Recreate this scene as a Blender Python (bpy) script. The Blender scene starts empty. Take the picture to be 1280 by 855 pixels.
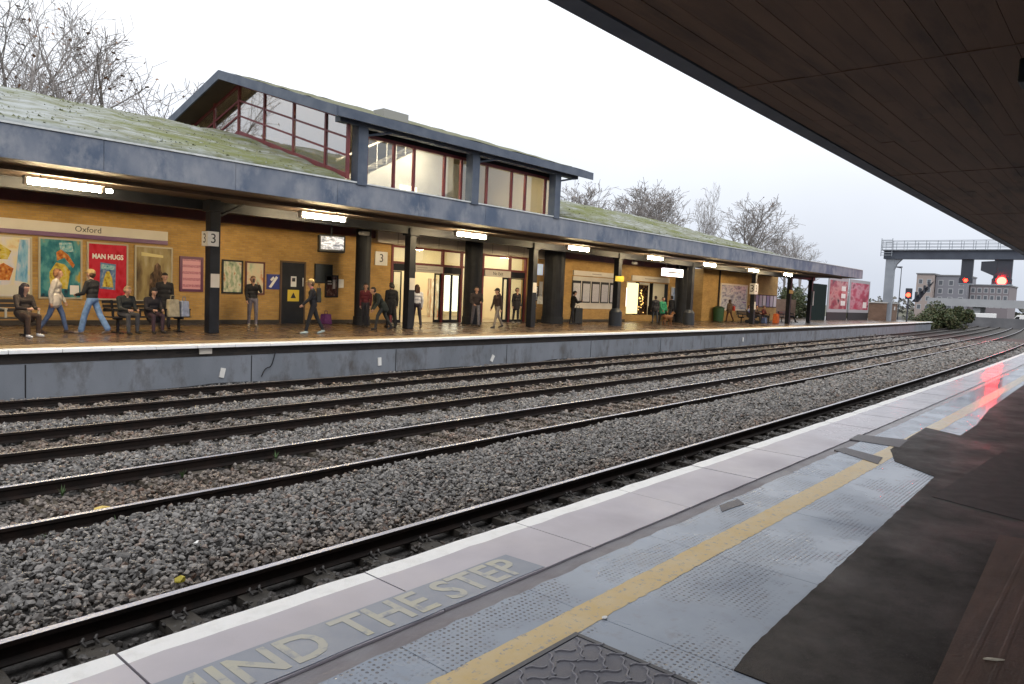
import bpy, math, random
import numpy as np
from mathutils import Vector, Matrix

R = math.radians
PI = math.pi
scn = bpy.context.scene
col = scn.collection
random.seed(7)
rng = np.random.default_rng(11)

# ------------------------------------------------------------------ camera
# world axes: X along the rails (away to the right), Y across the tracks, Z up, platform tops at z = 0
YAW, PITCH, ROLL, FPX, CAMH = R(40.885), R(4.071), R(2.5276), 902.37, 1.645
FW = Vector((math.cos(YAW) * math.cos(PITCH), math.sin(YAW) * math.cos(PITCH), -math.sin(PITCH)))
_r0 = Vector((math.sin(YAW), -math.cos(YAW), 0))
_u0 = _r0.cross(FW)
RT = _r0 * math.cos(ROLL) + _u0 * math.sin(ROLL)
UP = -_r0 * math.sin(ROLL) + _u0 * math.cos(ROLL)
cam_data = bpy.data.cameras.new('camera')
cam = bpy.data.objects.new('camera', cam_data)
col.objects.link(cam)
m3 = Matrix((RT, UP, -FW)).transposed()
cam.matrix_world = Matrix.Translation((0, 0, CAMH)) @ m3.to_4x4()
cam_data.sensor_width = 36
cam_data.lens = 36 * FPX / 1280
cam_data.clip_start = 0.05
cam_data.clip_end = 5000
scn.camera = cam


def _ray(px, py):
    return FW + RT * ((px - 640) / FPX) - UP * ((py - 427.5) / FPX)


def onz(px, py, z=0.0):
    d = _ray(px, py); t = (z - CAMH) / d.z
    return Vector((0, 0, CAMH)) + d * t


def ony(px, py, y):
    d = _ray(px, py); return Vector((0, 0, CAMH)) + d * (y / d.y)


# ------------------------------------------------------------------ world, sun, exposure
world = bpy.data.worlds.new('World')
scn.world = world
world.use_nodes = True
wn, wl = world.node_tree.nodes, world.node_tree.links
wn.clear()
w_out = wn.new('ShaderNodeOutputWorld')
w_bg = wn.new('ShaderNodeBackground')
SUN_EL, SUN_AZ = R(38), R(215)
sky = wn.new('ShaderNodeTexSky')
sky.sky_type = 'NISHITA'
sky.sun_disc = False
sky.sun_elevation = SUN_EL
sky.sun_rotation = SUN_AZ
sky.dust_density = 4.0
hsv = wn.new('ShaderNodeHueSaturation')
hsv.inputs['Saturation'].default_value = 0.35
wl.new(sky.outputs[0], hsv.inputs['Color'])
tc = wn.new('ShaderNodeTexCoord')
sep = wn.new('ShaderNodeSeparateXYZ')
wl.new(tc.outputs['Generated'], sep.inputs[0])
# overcast cloud layer: brighter towards the zenith, as an overcast sky is
ramp = wn.new('ShaderNodeValToRGB')
ramp.color_ramp.elements[0].position = 0.0
ramp.color_ramp.elements[0].color = (0.74, 0.80, 0.92, 1)
ramp.color_ramp.elements[1].position = 1.0
ramp.color_ramp.elements[1].color = (1.0, 1.0, 1.0, 1)
e = ramp.color_ramp.elements.new(0.28); e.color = (0.93, 0.955, 1.0, 1)
wl.new(sep.outputs['Z'], ramp.inputs[0])
cl = wn.new('ShaderNodeTexNoise')
cl.inputs['Scale'].default_value = 2.2; cl.inputs['Detail'].default_value = 4
wl.new(tc.outputs['Generated'], cl.inputs['Vector'])
mr = wn.new('ShaderNodeMapRange')
mr.inputs['To Min'].default_value = 8.6; mr.inputs['To Max'].default_value = 13.0
wl.new(cl.outputs[0], mr.inputs[0])
zg = wn.new('ShaderNodeMath'); zg.operation = 'MULTIPLY_ADD'; zg.use_clamp = False
zg.inputs[1].default_value = 1.15; zg.inputs[2].default_value = 0.92
wl.new(sep.outputs['Z'], zg.inputs[0])
zm = wn.new('ShaderNodeMath'); zm.operation = 'MULTIPLY'
wl.new(zg.outputs[0], zm.inputs[0]); wl.new(mr.outputs[0], zm.inputs[1])
vm = wn.new('ShaderNodeVectorMath'); vm.operation = 'SCALE'
wl.new(ramp.outputs[0], vm.inputs[0]); wl.new(zm.outputs[0], vm.inputs['Scale'])
mx = wn.new('ShaderNodeMixRGB')
mx.inputs[0].default_value = 0.85
wl.new(hsv.outputs[0], mx.inputs[1]); wl.new(vm.outputs[0], mx.inputs[2])
wl.new(mx.outputs[0], w_bg.inputs['Color'])
w_bg.inputs['Strength'].default_value = 0.105
wl.new(w_bg.outputs[0], w_out.inputs[0])

sun_d = bpy.data.lights.new('sun', 'SUN')
sun_d.energy = 0.5
sun_d.angle = R(25)
sun_d.color = (1, 0.96, 0.9)
sun = bpy.data.objects.new('sun', sun_d)
col.objects.link(sun)
_sd = Vector((math.sin(SUN_AZ) * math.cos(SUN_EL), math.cos(SUN_AZ) * math.cos(SUN_EL), math.sin(SUN_EL)))
sun.rotation_euler = _sd.to_track_quat('Z', 'Y').to_euler()

vs = scn.view_settings
vs.view_transform = 'Standard'; vs.look = 'None'; vs.exposure = 0.0; vs.gamma = 1.0
scn.render.engine = 'CYCLES'
cy = scn.cycles
cy.use_denoising = True
cy.max_bounces = 7; cy.diffuse_bounces = 4; cy.glossy_bounces = 4; cy.transparent_max_bounces = 12
cy.transmission_bounces = 4
cy.sample_clamp_indirect = 6.0
cy.caustics_reflective = False; cy.caustics_refractive = False

# ------------------------------------------------------------------ helpers: materials
MATS = {}


def _pos(nt):
    return nt.nodes.new('ShaderNodeNewGeometry').outputs['Position']


def _mapped(nt, vec, scale, loc=(0, 0, 0), rot=(0, 0, 0)):
    mp = nt.nodes.new('ShaderNodeMapping')
    mp.inputs['Scale'].default_value = scale; mp.inputs['Location'].default_value = loc
    mp.inputs['Rotation'].default_value = rot
    nt.links.new(vec, mp.inputs['Vector'])
    return mp.outputs[0]


def _noise(nt, vec, scale, detail=4.0, rough=0.55):
    n = nt.nodes.new('ShaderNodeTexNoise')
    n.inputs['Scale'].default_value = scale; n.inputs['Detail'].default_value = detail
    n.inputs['Roughness'].default_value = rough
    nt.links.new(vec, n.inputs['Vector'])
    return n.outputs[0]


def _ramp(nt, fac, a, b, ca=(0, 0, 0, 1), cb=(1, 1, 1, 1)):
    r = nt.nodes.new('ShaderNodeValToRGB')
    r.color_ramp.elements[0].position = a; r.color_ramp.elements[0].color = ca
    r.color_ramp.elements[1].position = b; r.color_ramp.elements[1].color = cb
    nt.links.new(fac, r.inputs[0])
    return r.outputs[0]


def _mix(nt, fac, a, b, mode='MIX'):
    m = nt.nodes.new('ShaderNodeMixRGB'); m.blend_type = mode
    for k, v in ((0, fac), (1, a), (2, b)):
        if hasattr(v, 'links'):
            nt.links.new(v, m.inputs[k])
        elif isinstance(v, (int, float)):
            m.inputs[k].default_value = v
        else:
            m.inputs[k].default_value = (*v[:3], 1)
    return m.outputs[0]


def _mr(nt, v, a, b):
    m_ = nt.nodes.new('ShaderNodeMapRange'); m_.inputs['From Min'].default_value = a; m_.inputs['From Max'].default_value = b
    nt.links.new(v, m_.inputs[0]); return m_.outputs[0]


def base(name):
    m = bpy.data.materials.new(name); m.use_nodes = True
    nt = m.node_tree
    return m, nt, nt.nodes['Principled BSDF']


def mat(name, c, rough=0.8, c2=None, scale=3.0, stretch=(1, 1, 1), lo=0.35, hi=0.65, bump=0.0, bscale=60.0, metal=0.0,
        emit=None, estr=0.0, detail=5.0, rvar=0.0, c3=None, scale3=1.0, lo3=0.55, hi3=0.7, spec=0.5):
    """Principled material with one or two layers of world-space noise colour, roughness variation and fine relief"""
    if name in MATS:
        return MATS[name]
    m, nt, p = base(name)
    p.inputs['Roughness'].default_value = rough; p.inputs['Metallic'].default_value = metal
    p.inputs['Specular IOR Level'].default_value = spec
    p.inputs['Base Color'].default_value = (*c, 1)
    if c2 is not None or bump or rvar or c3 is not None:
        pos = _pos(nt)
        v = _mapped(nt, pos, stretch)
        n = _noise(nt, v, scale, detail)
        out = None
        if c2 is not None:
            out = _mix(nt, _ramp(nt, n, lo, hi), c, c2)
        if c3 is not None:
            n3 = _noise(nt, _mapped(nt, pos, stretch, (7, 3, 5)), scale3, 6.0, 0.65)
            out = _mix(nt, _ramp(nt, n3, lo3, hi3), out if out is not None else c, c3)
        if out is not None:
            nt.links.new(out, p.inputs['Base Color'])
        if rvar:
            mrn = nt.nodes.new('ShaderNodeMapRange')
            mrn.inputs['From Min'].default_value = 0.3; mrn.inputs['From Max'].default_value = 0.7
            mrn.inputs['To Min'].default_value = max(0.02, rough - rvar); mrn.inputs['To Max'].default_value = min(1, rough + rvar)
            nr = _noise(nt, _mapped(nt, pos, (1, 1, 1), (2, 9, 4)), 1.3, 5.0, 0.6)
            nt.links.new(nr, mrn.inputs[0]); nt.links.new(mrn.outputs[0], p.inputs['Roughness'])
        if bump:
            b = nt.nodes.new('ShaderNodeBump'); b.inputs['Strength'].default_value = bump; b.inputs['Distance'].default_value = 0.02
            nb = _noise(nt, pos, bscale, 6.0, 0.7)
            nt.links.new(nb, b.inputs['Height']); nt.links.new(b.outputs[0], p.inputs['Normal'])
    if emit is not None:
        p.inputs['Emission Color'].default_value = (*emit, 1); p.inputs['Emission Strength'].default_value = estr
    MATS[name] = m
    return m


def glass_mat(name, tint=(0.9, 0.95, 0.95), refl=0.18, rough=0.02):
    if name in MATS:
        return MATS[name]
    m = bpy.data.materials.new(name); m.use_nodes = True
    nt = m.node_tree; nt.nodes.clear()
    o = nt.nodes.new('ShaderNodeOutputMaterial'); t = nt.nodes.new('ShaderNodeBsdfTransparent')
    t.inputs[0].default_value = (*tint, 1)
    g = nt.nodes.new('ShaderNodeBsdfGlossy'); g.inputs['Roughness'].default_value = rough
    lw_ = nt.nodes.new('ShaderNodeLayerWeight'); lw_.inputs['Blend'].default_value = 0.5
    pw_ = nt.nodes.new('ShaderNodeMath'); pw_.operation = 'POWER'; pw_.inputs[1].default_value = 4.0
    nt.links.new(lw_.outputs['Facing'], pw_.inputs[0])
    ad = nt.nodes.new('ShaderNodeMath'); ad.operation = 'MULTIPLY_ADD'
    ad.inputs[1].default_value = 0.9; ad.inputs[2].default_value = refl; ad.use_clamp = True
    nt.links.new(pw_.outputs[0], ad.inputs[0])
    s = nt.nodes.new('ShaderNodeMixShader')
    nt.links.new(ad.outputs[0], s.inputs[0]); nt.links.new(t.outputs[0], s.inputs[1]); nt.links.new(g.outputs[0], s.inputs[2])
    nt.links.new(s.outputs[0], o.inputs[0])
    MATS[name] = m
    return m


def brick_mat(name, c1, c2, cm, bw=0.225, bh=0.075):
    if name in MATS:
        return MATS[name]
    m, nt, p = base(name)
    pos = _pos(nt)
    sx = nt.nodes.new('ShaderNodeSeparateXYZ'); nt.links.new(pos, sx.inputs[0])
    ad = nt.nodes.new('ShaderNodeMath'); ad.operation = 'ADD'
    nt.links.new(sx.outputs[0], ad.inputs[0]); nt.links.new(sx.outputs[1], ad.inputs[1])
    cb = nt.nodes.new('ShaderNodeCombineXYZ')
    nt.links.new(ad.outputs[0], cb.inputs[0]); nt.links.new(sx.outputs[2], cb.inputs[1])
    br = nt.nodes.new('ShaderNodeTexBrick')
    br.inputs['Scale'].default_value = 1.0; br.inputs['Brick Width'].default_value = bw; br.inputs['Row Height'].default_value = bh
    br.inputs['Mortar Size'].default_value = 0.008; br.inputs['Mortar Smooth'].default_value = 0.3; br.inputs['Bias'].default_value = 0.0
    br.inputs['Color1'].default_value = (*c1, 1); br.inputs['Color2'].default_value = (*c2, 1); br.inputs['Mortar'].default_value = (*cm, 1)
    nt.links.new(cb.outputs[0], br.inputs['Vector'])
    dirt = _noise(nt, _mapped(nt, pos, (0.5, 0.5, 0.9)), 1.6, 6.0, 0.65)
    out = _mix(nt, _ramp(nt, dirt, 0.35, 0.75, (0.72, 0.72, 0.72, 1), (1.08, 1.05, 1.0, 1)), (0, 0, 0), br.outputs[0])
    mul = _mix(nt, 1.0, br.outputs[0], _ramp(nt, dirt, 0.3, 0.7, (0.68, 0.65, 0.62, 1), (1.05, 1.03, 1.0, 1)), 'MULTIPLY')
    nt.links.new(mul, p.inputs['Base Color'])
    b = nt.nodes.new('ShaderNodeBump'); b.inputs['Strength'].default_value = 0.5; b.inputs['Distance'].default_value = 0.01; b.invert = True
    nt.links.new(br.outputs['Fac'], b.inputs['Height']); nt.links.new(b.outputs[0], p.inputs['Normal'])
    p.inputs['Roughness'].default_value = 0.85
    MATS[name] = m
    return m


def emis(name, c, s):
    if name in MATS:
        return MATS[name]
    m, nt, p = base(name)
    p.inputs['Base Color'].default_value = (*[min(0.8, x) for x in c], 1)
    p.inputs['Emission Color'].default_value = (*c, 1); p.inputs['Emission Strength'].default_value = s
    MATS[name] = m
    return m


def print_mat(name, cols, scale=5.0, seed=0.0, rough=0.25, emit=0.0, stretch=(1, 1, 1), detail=2.0):
    """flat colour print: a few inks laid out by noise over the sheet's own extent"""
    if name in MATS:
        return MATS[name]
    m, nt, p = base(name)
    t = nt.nodes.new('ShaderNodeTexCoord').outputs['Generated']
    n = _noise(nt, _mapped(nt, t, stretch, (seed, seed * 1.7, seed * 0.6)), scale, detail, 0.5)
    r = nt.nodes.new('ShaderNodeValToRGB'); r.color_ramp.interpolation = 'EASE'
    k = len(cols)
    while len(r.color_ramp.elements) < k:
        r.color_ramp.elements.new(0.5)
    for i, c in enumerate(cols):
        r.color_ramp.elements[i].position = 0.3 + 0.4 * i / max(1, k - 1)
        r.color_ramp.elements[i].color = (*c, 1)
    nt.links.new(n, r.inputs[0]); nt.links.new(r.outputs[0], p.inputs['Base Color'])
    p.inputs['Roughness'].default_value = rough; p.inputs['Specular IOR Level'].default_value = 0.2
    if emit:
        nt.links.new(r.outputs[0], p.inputs['Emission Color']); p.inputs['Emission Strength'].default_value = emit
    MATS[name] = m
    return m


def lines_mat(name, paper, ink, rows=34, rough=0.4, emit=0.0):
    """sheet of small print: broken dark rows"""
    if name in MATS:
        return MATS[name]
    m, nt, p = base(name)
    t = nt.nodes.new('ShaderNodeTexCoord').outputs['Generated']
    w = nt.nodes.new('ShaderNodeTexWave'); w.wave_type = 'BANDS'; w.bands_direction = 'Z'
    w.inputs['Scale'].default_value = rows / 3.14 / 2
    nt.links.new(t, w.inputs['Vector'])
    n = _noise(nt, _mapped(nt, t, (14, 1, 30)), 1.5, 2.0)
    f = _mix(nt, 1.0, _ramp(nt, w.outputs[0], 0.55, 0.7), _ramp(nt, n, 0.42, 0.5), 'MULTIPLY')
    o = _mix(nt, f, paper, ink)
    nt.links.new(o, p.inputs['Base Color']); p.inputs['Roughness'].default_value = rough
    if emit:
        nt.links.new(o, p.inputs['Emission Color']); p.inputs['Emission Strength'].default_value = emit
    MATS[name] = m
    return m


# ------------------------------------------------------------------ helpers: meshes and objects
class MB:
    """collects faces, built as ONE mesh object"""
    def __init__(s):
        s.v, s.f, s.m = [], [], []

    def add(s, verts, faces, mi=0):
        b = len(s.v); s.v += [tuple(x) for x in verts]
        for f in faces:
            s.f.append([b + i for i in f]); s.m.append(mi)
        return s

    def box(s, x0, x1, y0, y1, z0, z1, mi=0):
        return s.add([(x0, y0, z0), (x1, y0, z0), (x1, y1, z0), (x0, y1, z0), (x0, y0, z1), (x1, y0, z1), (x1, y1, z1), (x0, y1, z1)],
                     [(3, 2, 1, 0), (4, 5, 6, 7), (0, 1, 5, 4), (1, 2, 6, 5), (2, 3, 7, 6), (3, 0, 4, 7)], mi)

    def hexa(s, p, mi=0):
        return s.add(p, [(3, 2, 1, 0), (4, 5, 6, 7), (0, 1, 5, 4), (1, 2, 6, 5), (2, 3, 7, 6), (3, 0, 4, 7)], mi)

    def prism(s, poly, a, b, axis='z', mi=0):
        """polygon extruded along an axis; poly in the two other axes (x,y) / (y,z) for 'x' / (x,z) for 'y'"""
        n = len(poly)
        f3 = {'z': lambda q, t: (q[0], q[1], t), 'x': lambda q, t: (t, q[0], q[1]), 'y': lambda q, t: (q[0], t, q[1])}[axis]
        vs_ = [f3(q, a) for q in poly] + [f3(q, b) for q in poly]
        fs = [list(range(n))[::-1], list(range(n, 2 * n))] + [(i, (i + 1) % n, n + (i + 1) % n, n + i) for i in range(n)]
        return s.add(vs_, fs, mi)

    def tube(s, p0, p1, r0, r1=None, n=10, mi=0, cap=True):
        r1 = r0 if r1 is None else r1
        p0, p1 = Vector(p0), Vector(p1); d = (p1 - p0).normalized()
        a = d.orthogonal().normalized(); b = d.cross(a)
        vs_ = []
        for p, r in ((p0, r0), (p1, r1)):
            for i in range(n):
                t = 2 * PI * i / n; vs_.append(p + a * (r * math.cos(t)) + b * (r * math.sin(t)))
        fs = [(i, (i + 1) % n, n + (i + 1) % n, n + i) for i in range(n)]
        if cap:
            fs += [list(range(n))[::-1], list(range(n, 2 * n))]
        return s.add(vs_, fs, mi)

    def path(s, pts, r, n=6, mi=0):
        for a, b in zip(pts[:-1], pts[1:]):
            s.tube(a, b, r, r, n, mi)
        return s

    def build(s, name, mats, parent=None, smooth=False, bevel=0.0, loc=None, rotz=0.0):
        me = bpy.data.meshes.new(name)
        me.from_pydata(s.v, [], s.f)
        for m_ in (mats if isinstance(mats, (list, tuple)) else [mats]):
            me.materials.append(m_)
        if any(s.m):
            me.polygons.foreach_set('material_index', s.m)
        if smooth:
            me.polygons.foreach_set('use_smooth', [True] * len(me.polygons))
        me.update()
        return link(name, me, parent, bevel, loc, rotz)


def link(name, me, parent=None, bevel=0.0, loc=None, rotz=0.0):
    o = bpy.data.objects.new(name, me)
    col.objects.link(o)
    if parent is not None:
        o.parent = parent
    if loc is not None:
        o.location = loc
    o.rotation_euler[2] = rotz
    if bevel:
        b = o.modifiers.new('bevel', 'BEVEL'); b.width = bevel; b.segments = 2; b.limit_method = 'ANGLE'
    return o


def tag(o, label, cat, group=None, kind=None):
    if label: o['label'] = label
    if cat: o['category'] = cat
    if group: o['group'] = group
    if kind: o['kind'] = kind
    return o


def thing(name, label, cat, loc=(0, 0, 0), rotz=0.0, group=None):
    o = bpy.data.objects.new(name, None); col.objects.link(o)
    o.empty_display_size = 0.2
    o.location = loc; o.rotation_euler[2] = rotz
    return tag(o, label, cat, group)


def text_obj(name, s, size, m, parent, loc, rot, extrude=0.002, align='CENTER', sx=1.0, bold=0.0):
    cu = bpy.data.curves.new(name, 'FONT'); cu.body = s; cu.size = size; cu.extrude = extrude; cu.align_x = align; cu.align_y = 'CENTER'
    cu.offset = bold; cu.resolution_u = 3
    t = bpy.data.objects.new(name, cu); col.objects.link(t)
    bpy.context.view_layer.update()
    dg = bpy.context.evaluated_depsgraph_get()
    me = bpy.data.meshes.new_from_object(t.evaluated_get(dg))
    bpy.data.objects.remove(t); bpy.data.curves.remove(cu)
    me.name = name; me.materials.clear(); me.materials.append(m)
    o = link(name, me, parent); o.location = loc; o.rotation_euler = rot; o.scale = (sx, 1, 1)
    return o


KC = 3.1e-4


def bend(X):
    return KC * max(0.0, X - 5) ** 2


def bang(X):
    return math.atan(2 * KC * max(0.0, X - 5))


def sweep(mb, prof, xs, mi=0, closed=True, y0=0.0, caps=True, bendit=True):
    """profile [(y, z)] swept along X following the gentle curve of the line"""
    n = len(prof); vs_ = []
    for X in xs:
        b = bend(X) if bendit else 0
        vs_ += [(X, y0 + y + b, z) for y, z in prof]
    fs = []
    rng_ = range(n) if closed else range(n - 1)
    for k in range(len(xs) - 1):
        for i in rng_:
            j = (i + 1) % n
            fs.append((k * n + i, k * n + j, (k + 1) * n + j, (k + 1) * n + i))
    if closed and caps:
        fs.append(list(range(n))); fs.append([(len(xs) - 1) * n + i for i in range(n)][::-1])
    return mb.add(vs_, fs, mi)


# ------------------------------------------------------------------ materials
M = {}
M['brick'] = brick_mat('yellow_brick', (0.53, 0.325, 0.10), (0.42, 0.25, 0.075), (0.38, 0.27, 0.145))
M['dark_brick'] = brick_mat('dark_brick', (0.055, 0.045, 0.04), (0.035, 0.03, 0.03), (0.05, 0.045, 0.04))
M['red_brick'] = brick_mat('red_brown_brick', (0.22, 0.13, 0.09), (0.17, 0.10, 0.07), (0.2, 0.17, 0.14))
M['fascia'] = mat('weathered_blue_fascia', (0.075, 0.105, 0.165), 0.6, (0.19, 0.21, 0.255), 1.1, (0.8, 1, 0.5), 0.38, 0.60, bump=0.15, bscale=25,
                  c3=(0.245, 0.26, 0.295), scale3=2.2, lo3=0.47, hi3=0.66)
M['blue_steel'] = mat('blue_grey_steel', (0.055, 0.075, 0.115), 0.5, (0.10, 0.12, 0.16), 2.0, bump=0.05)
M['flash'] = mat('pale_flashing', (0.66, 0.68, 0.68), 0.6, (0.5, 0.53, 0.53), 6.0)
M['moss'] = mat('mossy_roof', (0.15, 0.155, 0.10), 0.95, (0.30, 0.32, 0.32), 3.5, (0.6, 1, 1), 0.44, 0.64, bump=1.0, bscale=18,
                c3=(0.115, 0.13, 0.035), scale3=0.55, lo3=0.44, hi3=0.6, detail=9)
def frost(m):
    """pale frosty lichen spreads over the roof away from the lantern"""
    nt = m.node_tree; p = nt.nodes['Principled BSDF']; src = p.inputs['Base Color'].links[0].from_socket
    pos = _pos(nt); sx = nt.nodes.new('ShaderNodeSeparateXYZ'); nt.links.new(pos, sx.inputs[0])
    n = _noise(nt, _mapped(nt, pos, (0.5, 1, 1)), 2.2, 8, 0.7)
    ad = nt.nodes.new('ShaderNodeMath'); ad.operation = 'MULTIPLY_ADD'; ad.inputs[1].default_value = 0.30; ad.inputs[2].default_value = -0.02
    inv = nt.nodes.new('ShaderNodeMapRange'); inv.inputs['From Min'].default_value = 10.0; inv.inputs['From Max'].default_value = 2.5
    nt.links.new(sx.outputs[0], inv.inputs[0]); nt.links.new(inv.outputs[0], ad.inputs[0])
    sm = nt.nodes.new('ShaderNodeMath'); sm.operation = 'ADD'; nt.links.new(n, sm.inputs[0]); nt.links.new(ad.outputs[0], sm.inputs[1])
    nt.links.new(_mix(nt, _ramp(nt, sm.outputs[0], 0.54, 0.80), src, (0.33, 0.355, 0.36)), p.inputs['Base Color'])


frost(M['moss'])
M['soffit'] = mat('brown_soffit', (0.10, 0.064, 0.042), 0.75, (0.07, 0.045, 0.03), 1.5, bump=0.1)
M['board'] = mat('brown_soffit_board', (0.19, 0.108, 0.068), 0.65, (0.14, 0.08, 0.052), 2.2, (0.5, 3, 1), bump=0.15, bscale=30, c3=(0.06, 0.036, 0.026), scale3=0.9, lo3=0.5, hi3=0.72)
M['board2'] = mat('brown_soffit_board_dark', (0.165, 0.094, 0.06), 0.65, (0.20, 0.115, 0.072), 1.7, (0.5, 3, 1), bump=0.15, bscale=30, c3=(0.06, 0.036, 0.026), scale3=0.9, lo3=0.5, hi3=0.72)
M['black'] = mat('black_steel', (0.010, 0.011, 0.015), 0.55, (0.016, 0.018, 0.024), 3.0, bump=0.05, spec=0.25)
M['dark'] = mat('dark_board', (0.015, 0.015, 0.017), 0.5, spec=0.25)
M['cream'] = mat('cream_panel', (0.64, 0.59, 0.52), 0.6, (0.57, 0.52, 0.45), 1.2)
M['white'] = mat('white_enamel', (0.75, 0.74, 0.72), 0.4, (0.65, 0.63, 0.6), 2.0)
M['purple'] = mat('purple_strip', (0.16, 0.075, 0.17), 0.5)
M['redframe'] = mat('red_brown_frame', (0.19, 0.03, 0.03), 0.45, (0.13, 0.02, 0.025), 2.0)
M['glass'] = glass_mat('window_glass', (0.92, 0.95, 0.95), 0.05)
M['gable_glass'] = glass_mat('gable_glass', (0.95, 0.92, 0.88), 0.40)
M['lantern_glass'] = glass_mat('lantern_glass', (0.9, 0.92, 0.92), 0.12)
M['interior'] = mat('warm_interior_wall', (0.72, 0.62, 0.42), 0.8, (0.66, 0.57, 0.4), 0.8)
M['stair'] = mat('pale_concrete_stair', (0.5, 0.49, 0.47), 0.7, (0.42, 0.41, 0.4), 1.5)
M['ink'] = mat('black_lettering', (0.02, 0.02, 0.025), 0.5)
M['tube'] = emis('lit_fluorescent_tube', (1.0, 0.78, 0.46), 250.0)
M['hall_light'] = emis('lit_ceiling_panel', (1.0, 0.9, 0.68), 13.0)
M['lantern_light'] = emis('lit_lantern_lamp', (1.0, 0.86, 0.60), 75.0)
M['red_lamp'] = emis('lit_red_lens', (1.0, 0.014, 0.006), 26.0)
M['red_lamp_near'] = emis('lit_bright_red_lens', (1.0, 0.0034, 0.0024), 260.0)
M['red_lamp_low'] = emis('lit_low_red_lens', (1.0, 0.05, 0.02), 9.0)
M['screen'] = print_mat('monitor_picture', [(0.1, 0.12, 0.16), (0.3, 0.32, 0.38), (0.7, 0.71, 0.76)], 6, 3.1, 0.2, emit=0.7)
M['steel_dark'] = mat('rail_side_rust', (0.009, 0.007, 0.0065), 0.8, (0.018, 0.011, 0.009), 6.0, bump=0.2, bscale=80, spec=0.2)
M['steel_top_dull'] = mat('rail_head_dull', (0.17, 0.155, 0.15), 0.5, (0.10, 0.085, 0.08), 3.0, (0.3, 1, 1), metal=0.1)
M['steel_top'] = mat('rail_head_polished', (0.40, 0.40, 0.45), 0.42, (0.31, 0.30, 0.33), 3.0, (0.3, 1, 1), metal=0.25)
M['sleeper'] = mat('concrete_sleeper', (0.085, 0.068, 0.048), 0.9, (0.055, 0.047, 0.036), 4.0, bump=0.3)
M['ballast'] = mat('ballast_bed', (0.03, 0.028, 0.027), 0.95, (0.075, 0.07, 0.067), 14.0, bump=1.0, bscale=22, detail=8)
M['ballast_far'] = mat('ballast_far', (0.06, 0.055, 0.052), 0.95, (0.15, 0.14, 0.135), 16.0, bump=1.0, bscale=20, detail=8)
M['ground'] = mat('rough_ground', (0.07, 0.075, 0.045), 0.95, (0.11, 0.10, 0.075), 0.4, bump=0.5, bscale=4)
M['slab'] = mat('pale_edge_slab', (0.46, 0.43, 0.475), 0.5, (0.395, 0.365, 0.405), 1.6, bump=0.08, bscale=120, rvar=0.2,
                c3=(0.13, 0.12, 0.13), scale3=26, lo3=0.70, hi3=0.735)
M['white_paint'] = mat('worn_white_paint', (0.84, 0.84, 0.84), 0.5, (0.74, 0.74, 0.73), 9.0, lo=0.5, hi=0.7, bump=0.35, bscale=90,
                       c3=(0.30, 0.28, 0.27), scale3=14, lo3=0.70, hi3=0.76)
M['mortar'] = mat('mortar_strip', (0.21, 0.19, 0.205), 0.7, (0.26, 0.25, 0.27), 5.0, bump=0.35, bscale=60, rvar=0.2)
M['text_band'] = mat('blue_grey_paint', (0.20, 0.225, 0.285), 0.45, (0.24, 0.26, 0.31), 5.0, bump=0.06, bscale=120, rvar=0.15)
M['letter'] = mat('faded_yellow_letter', (0.41, 0.40, 0.35), 0.5, (0.44, 0.42, 0.31), 2.2, lo=0.5, hi=0.7, c3=(0.24, 0.255, 0.295), scale3=13, lo3=0.52, hi3=0.66)
M['asphalt'] = mat('damp_asphalt', (0.016, 0.0135, 0.013), 0.6, (0.040, 0.034, 0.032), 7.0, bump=0.8, bscale=170, rvar=0.2, spec=0.3,
                   c3=(0.062, 0.052, 0.047), scale3=75, lo3=0.57, hi3=0.68)
M['far_surface'] = mat('wet_platform_surface', (0.085, 0.058, 0.04), 0.28, (0.12, 0.08, 0.055), 1.3, bump=0.12, bscale=60, rvar=0.14)
M['far_tactile'] = mat('buff_tactile_strip', (0.30, 0.20, 0.10), 0.45, (0.24, 0.16, 0.08), 3.0, bump=0.5, bscale=35)
M['far_wall'] = mat('blue_grey_platform_wall', (0.19, 0.205, 0.235), 0.8, (0.15, 0.165, 0.19), 1.2, (1, 1, 0.5), bump=0.2, bscale=30,
                    c3=(0.085, 0.08, 0.08), scale3=2.6, lo3=0.50, hi3=0.72)
M['rust_plate'] = mat('rusty_plate', (0.05, 0.026, 0.018), 0.6, (0.08, 0.042, 0.028), 2.0, (1, 7, 1), bump=0.3, bscale=40, rvar=0.15)


def wetten(m, dry=1.0, wet=0.28, x0=5.0, x1=14.0):
    """the open end of the platform is wet with rain: roughness falls along the platform"""
    nt = m.node_tree; p = nt.nodes['Principled BSDF']; s = p.inputs['Roughness']
    sx = nt.nodes.new('ShaderNodeSeparateXYZ'); nt.links.new(_pos(nt), sx.inputs[0])
    w = nt.nodes.new('ShaderNodeMapRange'); w.inputs['From Min'].default_value = x0; w.inputs['From Max'].default_value = x1
    w.inputs['To Min'].default_value = dry; w.inputs['To Max'].default_value = wet
    nt.links.new(sx.outputs[0], w.inputs[0])
    ml = nt.nodes.new('ShaderNodeMath'); ml.operation = 'MULTIPLY'
    if s.links:
        nt.links.new(s.links[0].from_socket, ml.inputs[0])
    else:
        ml.inputs[0].default_value = s.default_value
    nt.links.new(w.outputs[0], ml.inputs[1]); nt.links.new(ml.outputs[0], s)


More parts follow.
